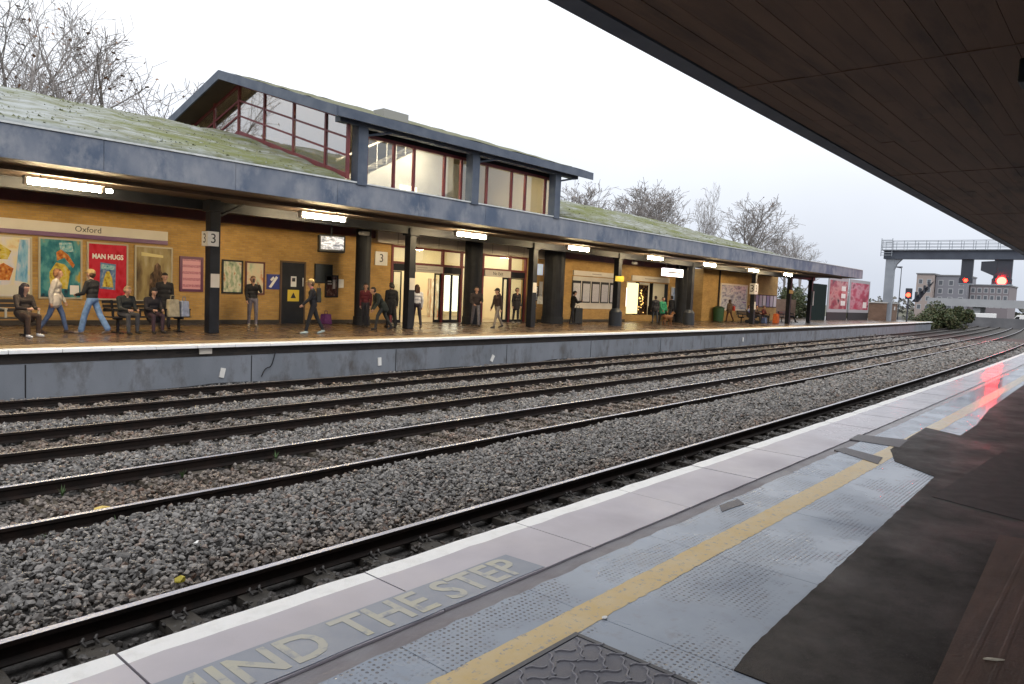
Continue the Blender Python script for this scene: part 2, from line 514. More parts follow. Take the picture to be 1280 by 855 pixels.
def yellow_mat():
    m, nt, p = base('worn_yellow_line')
    pos = _pos(nt)
    n = _noise(nt, pos, 22, 7, 0.7)
    n2 = _noise(nt, _mapped(nt, pos, (1, 1, 1), (4, 4, 4)), 5, 5, 0.6)
    c = _mix(nt, _ramp(nt, n2, 0.35, 0.65), (0.60, 0.42, 0.16), (0.62, 0.48, 0.26))
    c = _mix(nt, _ramp(nt, n, 0.56, 0.64), c, (0.30, 0.28, 0.27))
    nt.links.new(c, p.inputs['Base Color']); p.inputs['Roughness'].default_value = 0.5
    b = nt.nodes.new('ShaderNodeBump'); b.inputs['Strength'].default_value = 0.25; b.inputs['Distance'].default_value = 0.01
    nt.links.new(n, b.inputs['Height']); nt.links.new(b.outputs[0], p.inputs['Normal'])
    return m


def panel_mat():
    """blue-grey concrete with patches of small round pits in rows, worn smooth elsewhere"""
    m, nt, p = base('blue_grey_pitted_paving')
    pos = _pos(nt)
    n1 = _noise(nt, pos, 1.3, 6, 0.6)
    c = _mix(nt, _ramp(nt, n1, 0.32, 0.68), (0.205, 0.25, 0.33), (0.29, 0.34, 0.42))
    n1b = _noise(nt, _mapped(nt, pos, (1, 1, 1), (3, 1, 8)), 9.0, 6, 0.7)
    c = _mix(nt, _ramp(nt, n1b, 0.55, 0.75), c, (0.19, 0.20, 0.235))
    v = _mapped(nt, pos, (1 / 0.03, 1 / 0.03, 0))
    fr = nt.nodes.new('ShaderNodeVectorMath'); fr.operation = 'FRACTION'; nt.links.new(v, fr.inputs[0])
    sb = nt.nodes.new('ShaderNodeVectorMath'); sb.operation = 'SUBTRACT'; sb.inputs[1].default_value = (0.5, 0.5, 0)
    nt.links.new(fr.outputs[0], sb.inputs[0])
    ln = nt.nodes.new('ShaderNodeVectorMath'); ln.operation = 'LENGTH'; nt.links.new(sb.outputs[0], ln.inputs[0])
    dot = _ramp(nt, ln.outputs['Value'], 0.23, 0.31, (1, 1, 1, 1), (0, 0, 0, 1))
    n2 = _noise(nt, _mapped(nt, pos, (1, 1, 1), (6.3, 2.2, 0)), 1.6, 5, 0.6)
    patch = _ramp(nt, n2, 0.46, 0.53)
    n3 = _noise(nt, pos, 35, 3, 0.6)
    f = _mix(nt, 1.0, dot, patch, 'MULTIPLY')
    f = _mix(nt, 1.0, f, _ramp(nt, n3, 0.40, 0.52), 'MULTIPLY')
    c = _mix(nt, f, c, (0.06, 0.06, 0.075))
    nt.links.new(c, p.inputs['Base Color'])
    rr = nt.nodes.new('ShaderNodeMapRange'); rr.inputs['From Min'].default_value = 0.3; rr.inputs['From Max'].default_value = 0.7
    rr.inputs['To Min'].default_value = 0.16; rr.inputs['To Max'].default_value = 0.5
    nt.links.new(_noise(nt, _mapped(nt, pos, (1, 1, 1), (9, 5, 2)), 1.0, 5, 0.6), rr.inputs[0])
    nt.links.new(rr.outputs[0], p.inputs['Roughness'])
    b = nt.nodes.new('ShaderNodeBump'); b.inputs['Strength'].default_value = 0.4; b.inputs['Distance'].default_value = 0.006; b.invert = True
    nt.links.new(f, b.inputs['Height']); nt.links.new(b.outputs[0], p.inputs['Normal'])
    return m


def stone_mat():
    m, nt, p = base('ballast_stone')
    oi = nt.nodes.new('ShaderNodeObjectInfo')
    r = nt.nodes.new('ShaderNodeValToRGB')
    cols = [(0.0, (0.06, 0.057, 0.056)), (0.3, (0.105, 0.10, 0.098)), (0.6, (0.16, 0.153, 0.15)), (0.85, (0.225, 0.217, 0.213)), (0.95, (0.15, 0.10, 0.078)), (1.0, (0.32, 0.31, 0.30))]
    while len(r.color_ramp.elements) < len(cols):
        r.color_ramp.elements.new(0.5)
    for el, (q, c) in zip(r.color_ramp.elements, cols):
        el.position = q; el.color = (*c, 1)
    nt.links.new(oi.outputs['Random'], r.inputs[0])
    n = _noise(nt, _pos(nt), 30, 4, 0.6)
    c = _mix(nt, 1.0, r.outputs[0], _ramp(nt, n, 0.25, 0.75, (0.7, 0.7, 0.7, 1), (1.15, 1.13, 1.1, 1)), 'MULTIPLY')
    at_ = nt.nodes.new('ShaderNodeAttribute'); at_.attribute_type = 'INSTANCER'; at_.attribute_name = 'rust'
    c = _mix(nt, at_.outputs['Fac'], c, _mix(nt, 1.0, c, (0.98, 0.79, 0.65), 'MULTIPLY'))
    # the platform's shade, along with wet dirt, is painted into the stones beside it
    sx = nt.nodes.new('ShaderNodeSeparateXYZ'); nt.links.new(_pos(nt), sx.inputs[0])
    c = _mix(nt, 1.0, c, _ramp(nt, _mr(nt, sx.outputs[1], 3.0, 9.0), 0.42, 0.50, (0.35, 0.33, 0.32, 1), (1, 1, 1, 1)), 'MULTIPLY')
    nt.links.new(c, p.inputs['Base Color']); p.inputs['Roughness'].default_value = 0.5
    return m


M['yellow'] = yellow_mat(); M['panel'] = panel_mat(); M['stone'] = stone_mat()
for k_ in ('slab', 'panel', 'yellow', 'mortar', 'white_paint', 'asphalt'):
    if k_ != 'white_paint':
        wetten(M[k_], wet=0.8 if k_ == 'asphalt' else 0.28)

# ------------------------------------------------------------------ ground, ballast, tracks
g = MB(); g.add([(-1500, -1500, -1.6), (3000, -1500, -1.6), (3000, 3000, -1.6), (-1500, 3000, -1.6)], [(0, 1, 2, 3)])
tag(g.build('ground', M['ground']), None, None, kind='structure')

XS_LONG = [-12, -4, 0, 5, 10, 15, 20, 27, 35, 45, 55, 65, 75, 85, 95, 105, 120, 140, 160, 190, 220, 260, 320]
EDGE_N, EDGE_F = 3.264, 17.056
RAILS = [(4.218, 5.723), (8.31, 9.895), (11.69, 13.195), (14.88, 16.383)]
RZ = -0.915                       # rail top
SZ = RZ - 0.165                   # sleeper top

g = MB(); sweep(g, [(3.0, -1.30), (3.45, -1.16), (17.4, -1.16), (17.8, -1.30), (40, -1.45), (40, -1.6), (3.0, -1.6)], XS_LONG)
tag(g.build('ballast_bed', M['ballast']), None, None, kind='structure')


def rail_prof():
    h = [(-0.035, 0), (0.035, 0), (0.036, -0.035), (0.012, -0.05), (0.010, -0.125), (0.07, -0.148), (0.07, -0.16), (-0.07, -0.16), (-0.07, -0.148), (-0.010, -0.125), (-0.012, -0.05), (-0.036, -0.035)]
    return h


sl = MB()
sl.prism([(-1.28, SZ - 0.2), (1.28, SZ - 0.2), (1.25, SZ), (0.5, SZ), (0.3, SZ - 0.03), (-0.3, SZ - 0.03), (-0.5, SZ), (-1.25, SZ)], -0.125, 0.125, 'x')
sl_me = bpy.data.meshes.new('sleeper'); sl_me.from_pydata(sl.v, [], sl.f); sl_me.materials.append(M['sleeper'])
sl_dark = sl_me.copy(); sl_dark.name = 'sleeper_dark'; sl_dark.materials[0] = mat('dark_sleeper', (0.03, 0.026, 0.022), 0.85, (0.045, 0.038, 0.03), 5.0, bump=0.3)  # darker sleeper copy for the track beside the near platform
cl_mb = MB()
for k in (-0.045, 0.045):
    cl_mb.path([(k, -0.02, 0.0), (k, 0.03, 0.045), (k + 0.02, 0.055, 0.03), (k, 0.075, 0.0)], 0.011, 5)
cl_mb.box(-0.03, 0.03, -0.01, 0.04, -0.03, 0.0)
cl_me = bpy.data.meshes.new('rail_clip'); cl_me.from_pydata(cl_mb.v, [], cl_mb.f)
cl_me.materials.append(mat('clip_steel', (0.05, 0.046, 0.044), 0.6, metal=0.3))

TL = ['railway track running right beside the wide near platform edge', 'railway track second out from the near platform',
      'railway track second out from the far platform under the station roof', 'railway track hard against the far platform wall']
xs_r = [-10] + list(np.arange(-3, 60, 1.5)) + list(np.arange(60, 130, 4)) + list(np.arange(130, 321, 10))
for ti, (ya, yb) in enumerate(RAILS):
    t = thing('railway_track', TL[ti], 'railway track', (0, 0, SZ), 0, 'parallel railway tracks')
    for y in (ya, yb):
        g = MB(); pr = rail_prof(); n = len(pr)
        sweep(g, [(a, RZ - SZ + b) for a, b in pr], xs_r, 0, True, y)
        for k in range(len(g.f)):
            if k < (len(xs_r) - 1) * n and k % n == 0:
                g.m[k] = 1
        g.build('rail', [M['steel_dark'], M['steel_top'] if ti < 2 else M['steel_top_dull']], t, bevel=0.0)
    ym = (ya + yb) / 2
    x = -2.0 + 0.2 * ti
    xe = (26, 34, 34, 30)[ti]
    while x < xe:
        o = link('sleeper', sl_dark if ti == 0 else sl_me, t, loc=(x, ym + bend(x), -SZ), rotz=bang(x))
        x += 0.65
    if ti == 0:
        x = -2.0
        while x < 12:
            link('rail_clip', cl_me, t, loc=(x, yb - 0.105 + bend(x), 0.025), rotz=PI)
            x += 0.65


def ballast_stones():
    pts, sc_, rot = [], [], []
    for X0 in np.arange(-1.0, 75, 1.0):
        for Y0 in np.arange(3.3, 17.5, 1.0):
            cx, cyy = X0 + .5, Y0 + .5
            if cx < 0.22 * cyy - 1.6:
                continue
            r = math.hypot(cx, cyy)
            s = 0.046 * max(1.0, r / 13.0) ** 0.85
            n = int(1.55 / (s * s)) if r < 40 else int(1.1 / (s * s))
            p = rng.random((n, 2)) + (X0, Y0)
            b = KC * np.clip(p[:, 0] - 5, 0, None) ** 2
            yy = p[:, 1] - b
            z = np.full(n, -1.10)
            ok = np.ones(n, bool)
            for ya, yb in RAILS:
                inside = (yy > ya - 0.45) & (yy < yb + 0.45)
                z[inside] = SZ - (0.085 if ya < 5 else 0.055)
                near = (np.abs(yy - ya) < 0.13) | (np.abs(yy - yb) < 0.13)
                ok &= ~near
                sp = (p[:, 0] + 2.0 - 0.2 * RAILS.index((ya, yb))) % 0.65
                sl_ = ((sp < 0.14) | (sp > 0.51)) & inside
                z[sl_] = SZ + (-0.03 if ya < 5 else 0.004)
                on_sl = sl_ & (rng.random(n) > (1.0 if ya < 5 else 0.62))
                ok &= ~on_sl
            six = np.ones(n, bool)
            for ya, yb in RAILS:
                six &= ~((yy > ya - 0.45) & (yy < yb + 0.45))
            z[six] = -1.045 + 0.035 * np.sin(p[six, 0] * 1.3 + yy[six] * 2)
            # the heap between the first two tracks stands a little higher
            hp = (yy > 5.9) & (yy < 8.1)
            z[hp] = -1.0 + 0.05 * np.cos((yy[hp] - 7.0) * 1.4) + 0.02 * np.sin(p[hp, 0] * 2.1)
            ok &= (yy > 3.25) & (yy < 17.0)
            z += (rng.random(n) - 0.5) * 0.06
            p = p[ok]; z = z[ok]
            pts.append(np.column_stack([p, z]))
            k = len(p)
            q = s * (0.42 + 0.42 * rng.random(k) ** 1.3)
            sc_.append(np.column_stack([q * (0.8 + .5 * rng.random(k)), q * (0.7 + .4 * rng.random(k)), q * (0.5 + .35 * rng.random(k))]))
            rot.append(rng.random((k, 3)) * (0.9, 0.9, 6.28))
    pts = np.vstack(pts); sc_ = np.vstack(sc_); rot = np.vstack(rot)
    me = bpy.data.meshes.new('ballast_stones'); me.vertices.add(len(pts)); me.vertices.foreach_set('co', pts.ravel())
    a = me.attributes.new('scl', 'FLOAT_VECTOR', 'POINT'); a.data.foreach_set('vector', sc_.ravel())
    a = me.attributes.new('rot', 'FLOAT_VECTOR', 'POINT'); a.data.foreach_set('vector', rot.ravel())
    yy_ = pts[:, 1] - KC * np.clip(pts[:, 0] - 5, 0, None) ** 2
    rust = np.zeros(len(pts))
    for ya, yb in RAILS[1:]:
        rust = np.maximum(rust, np.exp(-((yy_ - (ya + yb) / 2) / 0.75) ** 4) * 0.75)
    rust = np.maximum(rust, np.exp(-((yy_ - 5.95) / 0.25) ** 2) * 0.6)
    rust = np.clip(rust * (0.55 + 0.45 * np.sin(pts[:, 0] * 1.7 + 2 * np.sin(pts[:, 0] * 0.6)) ) + 0.25 * rng.random(len(pts)) * (rust > 0.1), 0, 1)
    a = me.attributes.new('rust', 'FLOAT', 'POINT'); a.data.foreach_set('value', rust)
    a = me.attributes.new('idx', 'INT', 'POINT'); a.data.foreach_set('value', rng.integers(0, 7, len(pts)).astype(np.int32))
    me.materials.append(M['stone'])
    o = link('ballast_stones', me)
    tag(o, 'grey crushed stone ballast lying between and around the rails', 'ballast', kind='stuff')
    ng = bpy.data.node_groups.new('ballast', 'GeometryNodeTree')
    ng.interface.new_socket('Geometry', in_out='INPUT', socket_type='NodeSocketGeometry')
    ng.interface.new_socket('Geometry', in_out='OUTPUT', socket_type='NodeSocketGeometry')
    N, L = ng.nodes, ng.links
    gi, go = N.new('NodeGroupInput'), N.new('NodeGroupOutput')
    jn = N.new('GeometryNodeJoinGeometry')
    for i in range(7):
        ic = N.new('GeometryNodeMeshIcoSphere'); ic.inputs['Radius'].default_value = 1.0; ic.inputs['Subdivisions'].default_value = 1
        sp = N.new('GeometryNodeSetPosition')
        nz = N.new('ShaderNodeTexNoise'); nz.noise_dimensions = '4D'; nz.inputs['W'].default_value = i * 7.3; nz.inputs['Scale'].default_value = 0.9
        nz.inputs['Detail'].default_value = 1.0
        sb = N.new('ShaderNodeVectorMath'); sb.operation = 'SUBTRACT'; sb.inputs[1].default_value = (0.5, 0.5, 0.5)
        L.new(nz.outputs['Color'], sb.inputs[0])
        ml = N.new('ShaderNodeVectorMath'); ml.operation = 'SCALE'; ml.inputs['Scale'].default_value = 2.1
        L.new(sb.outputs[0], ml.inputs[0])
        L.new(ic.outputs[0], sp.inputs['Geometry']); L.new(ml.outputs[0], sp.inputs['Offset'])
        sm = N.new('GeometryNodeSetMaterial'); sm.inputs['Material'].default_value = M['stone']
        L.new(sp.outputs[0], sm.inputs['Geometry'])
        gt = N.new('GeometryNodeGeometryToInstance')
        L.new(sm.outputs[0], gt.inputs[0]); L.new(gt.outputs[0], jn.inputs[0])
    ip = N.new('GeometryNodeInstanceOnPoints'); ip.inputs['Pick Instance'].default_value = True
    L.new(gi.outputs[0], ip.inputs['Points']); L.new(jn.outputs[0], ip.inputs['Instance'])

    def attr(nm, dt):
        a_ = N.new('GeometryNodeInputNamedAttribute'); a_.data_type = dt; a_.inputs['Name'].default_value = nm
        return a_.outputs['Attribute']
    er = N.new('FunctionNodeEulerToRotation')
    L.new(attr('rot', 'FLOAT_VECTOR'), er.inputs[0]); L.new(er.outputs[0], ip.inputs['Rotation'])
    L.new(attr('scl', 'FLOAT_VECTOR'), ip.inputs['Scale'])
    L.new(attr('idx', 'INT'), ip.inputs['Instance Index'])
    L.new(ip.outputs[0], go.inputs[0])
    md = o.modifiers.new('stones', 'NODES'); md.node_group = ng


ballast_stones()

# ------------------------------------------------------------------ near platform
g = MB(); sweep(g, [(EDGE_N - 0.16, -1.3), (EDGE_N - 0.16, -0.13), (EDGE_N - 0.7, -0.13), (EDGE_N - 0.7, -0.012), (-9, -0.012), (-9, -1.3)], XS_LONG[:17])
plat_n = tag(g.build('platform', M['mortar']), None, None, kind='structure')
JX = [1.2 + 1.33 * k for k in range(-3, 32)]
for x0, x1 in zip(JX[:-1], JX[1:]):
    g = MB()
    nx = 9
    pr_pts = []
    rr = random.Random(int(x0 * 100))
    for k in range(nx + 1):
        X = x0 + 0.006 + (x1 - x0 - 0.012) * k / nx
        e1 = EDGE_N + bend(X) + rr.uniform(-0.007, 0.004) - (0.012 if k in (0, nx) else 0)
        wv = EDGE_N - 0.15 + bend(X) + rr.uniform(-0.006, 0.006)
        inn = EDGE_N - 0.70 + bend(X) + rr.uniform(-0.004, 0.004)
        zt = 0.0 + rr.uniform(-0.0015, 0.0015)
        pr_pts.append([(X, e1, -0.13), (X, e1, -0.022), (X, e1 - 0.02, zt), (X, wv, zt), (X, inn, zt), (X, inn, -0.13)])
    vs_ = [p for row in pr_pts for p in row]
    for k in range(nx):
        for i in range(6):
            j = (i + 1) % 6
            g.add([vs_[k * 6 + i], vs_[k * 6 + j], vs_[(k + 1) * 6 + j], vs_[(k + 1) * 6 + i]], [(0, 1, 2, 3)], 1 if i in (0, 1, 2) else 0)
    g.add(pr_pts[0], [(5, 4, 3, 2, 1, 0)], 0); g.add(pr_pts[-1], [(0, 1, 2, 3, 4, 5)], 0)
    g.build('edge_slab', [M['slab'], M['white_paint']], plat_n)

# pitted paving panels between the edge slabs and the asphalt
PJ = [-1.9, -0.6, 0.75, 2.12, 3.04, 4.35, 5.72, 7.1, 8.25, 9.55, 10.9, 12.3, 13.7, 15.2, 16.7, 18.2, 20, 22, 24, 27, 30, 34, 38, 43]
for x0, x1 in zip(PJ[:-1], PJ[1:]):
    ylow = 1.0 if x0 < 3.0 else 1.18
    g = MB(); rr = random.Random(int(x0 * 57) + 3)
    n = 10
    rows = []
    for k in range(n + 1):
        X = x0 + 0.002 + (x1 - x0 - 0.004) * k / n
        yo = EDGE_N - 0.83 + bend(X) + rr.uniform(-0.012, 0.012)
        rows.append([(X, yo, 0.0), (X, ylow + bend(X), 0.0), (X, ylow + bend(X), -0.05), (X, yo, -0.05)])
    for k in range(n):
        for i in range(4):
            j = (i + 1) % 4
            g.add([rows[k][i], rows[k][j], rows[k + 1][j], rows[k + 1][i]], [(0, 1, 2, 3)])
    g.add(rows[0], [(3, 2, 1, 0)]); g.add(rows[-1], [(0, 1, 2, 3)])
    g.build('paving_panel', M['panel'], plat_n)


def ragged(poly, step=0.12, amp=0.012, seed=1):
    rr = random.Random(seed); out = []
    for a, b in zip(poly, poly[1:] + poly[:1]):
        d = math.hypot(b[0] - a[0], b[1] - a[1]); n = max(1, min(60, int(d / step)))
        for k in range(n):
            t = k / n
            j = amp if k else 0
            out.append((a[0] + (b[0] - a[0]) * t + rr.uniform(-j, j), a[1] + (b[1] - a[1]) * t + rr.uniform(-j, j)))
    return out


# asphalt, laid over in two patches with a stepped front edge
asp = [(3.04, -8), (3.04, 1.24), (3.32, 1.27), (5.5, 1.33), (8.05, 1.40), (8.5, 1.86), (9.15, 2.06), (11.3, 2.12), (11.0, 1.66), (12.2, 1.66), (14.5, 1.8), (18.6, 1.87),
       (24, 1.95), (32, 2.1), (43, 2.4), (43, -8)]
g = MB(); g.prism(ragged(asp, 0.06, 0.0035, 4), -0.03, 0.005, 'z'); g.build('asphalt', M['asphalt'], plat_n)
g = MB(); g.prism(ragged([(-6, -8), (3.0, -8), (3.0, 0.9), (-6, 0.9)], 0.3, 0.0, 5), -0.03, 0.003, 'z'); g.build('concrete_strip', M['mortar'], plat_n)
g = MB(); g.prism(ragged([(6.7, -8), (10.5, -8), (10.2, 1.1), (7.15, 1.25), (6.85, 0.3)], 0.1, 0.006, 9), 0.0, 0.0085, 'z'); g.build('asphalt_patch', mat('older_asphalt', (0.014, 0.012, 0.0115), 0.6, (0.032, 0.027, 0.026), 8, bump=0.5, bscale=140, spec=0.3), plat_n)
bar_m = mat('dark_repair_strip', (0.075, 0.07, 0.08), 0.5, (0.1, 0.09, 0.10), 6.0, bump=0.3, bscale=90)
for quad, sd in (([(8.18, 1.95), (8.55, 2.50), (8.80, 2.46), (8.58, 2.0)], 1), ([(9.38, 2.02), (9.40, 2.58), (9.86, 2.60), (10.0, 2.06)], 2)):
    g = MB(); g.prism(ragged(quad, 0.05, 0.004, sd), -0.02, 0.0065, 'z'); g.build('repair_strip', bar_m, plat_n)
g = MB(); g.prism(ragged([(5.28, 2.33), (5.42, 2.42), (5.72, 2.40), (5.62, 2.30)], 0.05, 0.008, 8), -0.02, 0.004, 'z'); g.build('repair_patch', bar_m, plat_n)

# painted line and lettering
rr = random.Random(21); top_, bot_ = [], []
X = -1.5
while X < 30:
    top_.append((X, 2.115 + bend(X) + rr.uniform(-0.004, 0.004)))
    bot_.append((X, 1.945 - 0.004 * max(0, X - 2) * (X < 8) - 0.02 * (X >= 8) + bend(X) + rr.uniform(-0.007, 0.007)))
    X += 0.05 if X < 8 else 0.2
g = MB(); n = len(top_)
g.add([(x, y, 0.0012) for x, y in top_] + [(x, y, 0.0012) for x, y in bot_], [(n + i, n + i + 1, i + 1, i) for i in range(n - 1)])
g.build('yellow_line', M['yellow'], plat_n)
g = MB(); g.prism(ragged([(0.35, 2.572), (3.36, 2.572), (3.335, 2.862), (0.35, 2.875)], 0.2, 0.004, 3), -0.002, 0.004, 'z'); g.build('lettering_band', M['text_band'], plat_n)
lt = text_obj('lettering', 'MIND THE STEP', 0.335, M['letter'], plat_n, (0, 2.712, 0.0052), (0, 0, 0), 0.0004, 'LEFT', 1.0, 0.006)
_bx = [v.co.x for v in lt.data.vertices]
lt.scale.x = 0.90; lt.location.x = 3.265 - max(_bx) * 0.90

# access cover with a raised tread pattern
cv = thing('access_cover', 'square steel access cover with wavy raised tread set in the platform', 'access cover', (2.47, 1.625, 0.0))
cm = mat('worn_steel_cover', (0.10, 0.10, 0.125), 0.5, (0.14, 0.137, 0.16), 4.0, bump=0.2, bscale=120, metal=0.2, rvar=0.15)
g = MB()
for a in ((-0.345, 0.345, -0.32, -0.295), (-0.345, 0.345, 0.295, 0.32), (-0.345, -0.32, -0.294, 0.294), (0.32, 0.345, -0.294, 0.294)):
    g.box(a[0], a[1], a[2], a[3], -0.03, 0.006)
g.build('frame', mat('cover_frame', (0.055, 0.055, 0.065), 0.5), cv)
g = MB(); g.box(-0.314, 0.314, -0.289, 0.289, -0.03, 0.004); g.build('plate', cm, cv)
tb = MB()
prev = None
for k in range(7):
    x = -0.05 + 0.1 * k / 6; y = 0.010 * math.sin(k / 6 * 2 * PI)
    row = [(x, y - 0.006, 0.0), (x, y + 0.006, 0.0), (x, y + 0.003, 0.006), (x, y - 0.003, 0.006)]
    if prev:
        for i in range(4):
            j = (i + 1) % 4
            tb.add([prev[i], prev[j], row[j], row[i]], [(0, 1, 2, 3)])
    prev = row
tb_me = bpy.data.meshes.new('tread_bar'); tb_me.from_pydata(tb.v, [], tb.f); tb_me.materials.append(mat('tread_steel', (0.15, 0.15, 0.18), 0.45, (0.19, 0.185, 0.21), 5.0, metal=0.2))
for i in range(6):
    for j in range(9):
        link('tread_bar', tb_me, cv, loc=(-0.26 + 0.105 * i + (0.04 if j % 2 else 0), -0.25 + 0.062 * j, 0.0035), rotz=R(50 if (i + j) % 2 else -32))

# rusty plate at the back of the platform, and scraps of litter
pl = thing('steel_plate', 'rust brown steel plate with worn ridges lying on the asphalt', 'steel plate', (5.0, 0.15, 0.0095))
g = MB(); g.hexa([(-1.6, -0.55, 0), (1.45, -0.55, 0), (1.30, 0.50, 0), (-1.55, 0.40, 0), (-1.6, -0.55, 0.012), (1.45, -0.55, 0.012), (1.30, 0.50, 0.012), (-1.55, 0.40, 0.012)])
g.build('plate', M['rust_plate'], pl)
for k in range(9):
    g = MB(); y = -0.5 + 0.1 * k; g.hexa([(-1.5, y, 0.012), (1.25, y, 0.012), (1.25, y + 0.03, 0.012), (-1.5, y + 0.03, 0.012), (-1.5, y + 0.008, 0.0132), (1.25, y + 0.008, 0.0132), (1.25, y + 0.022, 0.0132), (-1.5, y + 0.022, 0.0132)])
    g.build('ridge', M['rust_plate'], pl)


def scrap(name, label, cat, loc, sx, sy, c, seed, h=0.004, rz=0.0):
    rr_ = random.Random(seed); g_ = MB(); n_ = 9
    pts_ = [(sx * math.cos(2 * PI * k / n_) * rr_.uniform(.7, 1.1), sy * math.sin(2 * PI * k / n_) * rr_.uniform(.7, 1.1)) for k in range(n_)]
    v_ = [(0, 0, h)] + [(x_, y_, rr_.uniform(0, h)) for x_, y_ in pts_] + [(x_, y_, -0.001) for x_, y_ in pts_]
    f_ = [(0, 1 + k, 1 + (k + 1) % n_) for k in range(n_)] + [(1 + k, 1 + n_ + k, 1 + n_ + (k + 1) % n_, 1 + (k + 1) % n_) for k in range(n_)]
    g_.add(v_, f_)
    o_ = g_.build(name, mat('litter_%s' % seed, c, 0.6), loc=loc, rotz=rz)
    return tag(o_, label, cat)


scrap('paper_scrap', 'small white scrap on the inner edge of the yellow line', 'litter', (3.05, 1.935, 0.006), 0.022, 0.014, (0.8, 0.8, 0.78), 61)
scrap('feather', 'pale feather on the rusty plate', 'feather', (3.99, 0.39, 0.024), 0.05, 0.012, (0.55, 0.5, 0.4), 62, 0.008, R(-50))
scrap('crisp_packet', 'orange red wrapper on the stones beside the near rail', 'litter', (1.48, 4.85, -1.02), 0.06, 0.045, (0.6, 0.07, 0.02), 63, 0.05)
scrap('wrapper', 'yellow wrapper among the stones by the near rail', 'litter', (2.72, 5.95, -0.93), 0.05, 0.04, (0.4, 0.33, 0.03), 64, 0.05)
scrap('fallen_leaf', 'yellow leaf lying below the white platform edge', 'leaf', (2.35, 4.35, -1.03), 0.05, 0.035, (0.6, 0.38, 0.04), 65, 0.02)
scrap('dead_leaf', 'brown leaf lying below the white platform edge', 'leaf', (1.9, 4.45, -1.03), 0.06, 0.04, (0.3, 0.15, 0.05), 66, 0.02)
scrap('food_carton', 'crumpled yellow carton lying on a sleeper of the second track', 'litter', (3.05, 8.62, -1.05), 0.12, 0.08, (0.55, 0.40, 0.10), 67, 0.07)
scrap('white_pebble', 'white pebble on the ballast beside the near track', 'pebble', (3.25, 6.75, -0.945), 0.045, 0.035, (0.75, 0.74, 0.72), 68, 0.03)

# ------------------------------------------------------------------ near canopy overhead
CY, CZ = 3.02, 1.645 + 0.6204 * 3.02
nc = thing('platform_canopy', 'dark brown boarded canopy soffit overhanging the wide near platform', 'canopy', (10, 0, 0))
bw = 0.145
k = 0
for y in np.arange(CY - 0.18, -6.0, -bw):
    x0 = -9.0
    rr = random.Random(500 + k)
    x0 = -6 - rr.uniform(0, 3)
    seg = 0
    g = MB()
    y1 = y - bw + 0.003
    while x0 < 46:
        x1 = x0 + 5.2
        dz = rr.uniform(0, 0.006)
        g.box(x0 + 0.004 - 10, x1 - 0.004 - 10, y1, y, CZ + dz, CZ + 0.03, rr.randint(0, 1))
        x0 = x1
    g.build('soffit_board', [M['board'], M['board2']], nc)
    k += 1
g = MB(); g.box(-20, 36, -6.2, CY - 0.02, CZ + 0.034, CZ + 0.22); g.build('deck', M['dark'], nc)
g = MB(); g.box(-20, 36, CY - 0.17, CY, CZ - 0.012, CZ + 0.34); g.build('edge_board', M['blue_steel'], nc)
g = MB(); g.box(-20, 36, CY + 0.002, CY + 0.045, CZ + 0.02, CZ + 0.10); g.build('gutter', M['black'], nc)
for X in (-9, -3.8, 1.4, 6.6, 11.8, 17, 22.2, 27.4, 32.6):
    g = MB(); g.box(X - 0.02, X + 0.02, -6, CY - 0.17, CZ - 0.003, CZ + 0.02); g.build('cover_strip', M['board'], nc)
for X in (-6, 2, 10, 18, 26, 34):
    g = MB(); g.box(X - 10.15, X - 9.85, -3.0, -2.7, 0.0, CZ + 0.02); g.box(X - 10.25, X - 9.75, -3.1, -2.6, 0.0, 0.25); g.build('column', M['black'], nc)
sp = thing('loudspeaker', 'dark loudspeaker on a bracket under the boarded soffit', 'loudspeaker', (6.35, 0.72, CZ - 0.01))
sp.scale = (0.7, 0.7, 0.7)
g = MB(); g.box(-0.16, 0.16, -0.1, 0.1, -0.34, -0.10); g.build('cabinet', M['dark'], sp, bevel=0.02)
g = MB(); g.tube((0, 0, -0.12), (0, 0, 0.02), 0.025); g.box(-0.1, 0.1, -0.05, 0.05, 0.0, 0.015); g.build('bracket', M['black'], sp)
g = MB(); g.tube((-0.165, 0, -0.22), (-0.20, 0, -0.22), 0.07, 0.085, 14); g.build('horn', M['black'], sp)

# ------------------------------------------------------------------ far platform
FX = [-6, 0, 5, 10, 15, 20, 27, 35, 45, 55, 65, 75, 85, 95, 106]
g = MB(); sweep(g, [(EDGE_F + 0.26, -1.35), (EDGE_F + 0.26, -0.10), (EDGE_F + 0.40, -0.006), (34, -0.006), (34, -1.35)], FX)
plat_f = tag(g.build('platform', M['far_surface']), None, None, kind='structure')
x = 2.0 + 0.36
while x < 105:
    g = MB(); L_ = 0.965 if x < 40 else 1.93
    a, b = x + 0.006, x + L_ - 0.006
    ba, bb = bend(a), bend(b)
    z_ = random.uniform(-0.003, 0.003)
    g.hexa([(a, EDGE_F + ba, -0.075), (b, EDGE_F + bb, -0.075), (b, EDGE_F + 0.42 + bb, -0.075), (a, EDGE_F + 0.42 + ba, -0.075),
            (a, EDGE_F + ba, z_), (b, EDGE_F + bb, z_), (b, EDGE_F + 0.42 + bb, z_), (a, EDGE_F + 0.42 + ba, z_)])
    g.build('coping_stone', M['white_paint'], plat_f, bevel=0.008)
    x += L_
x = 2.0
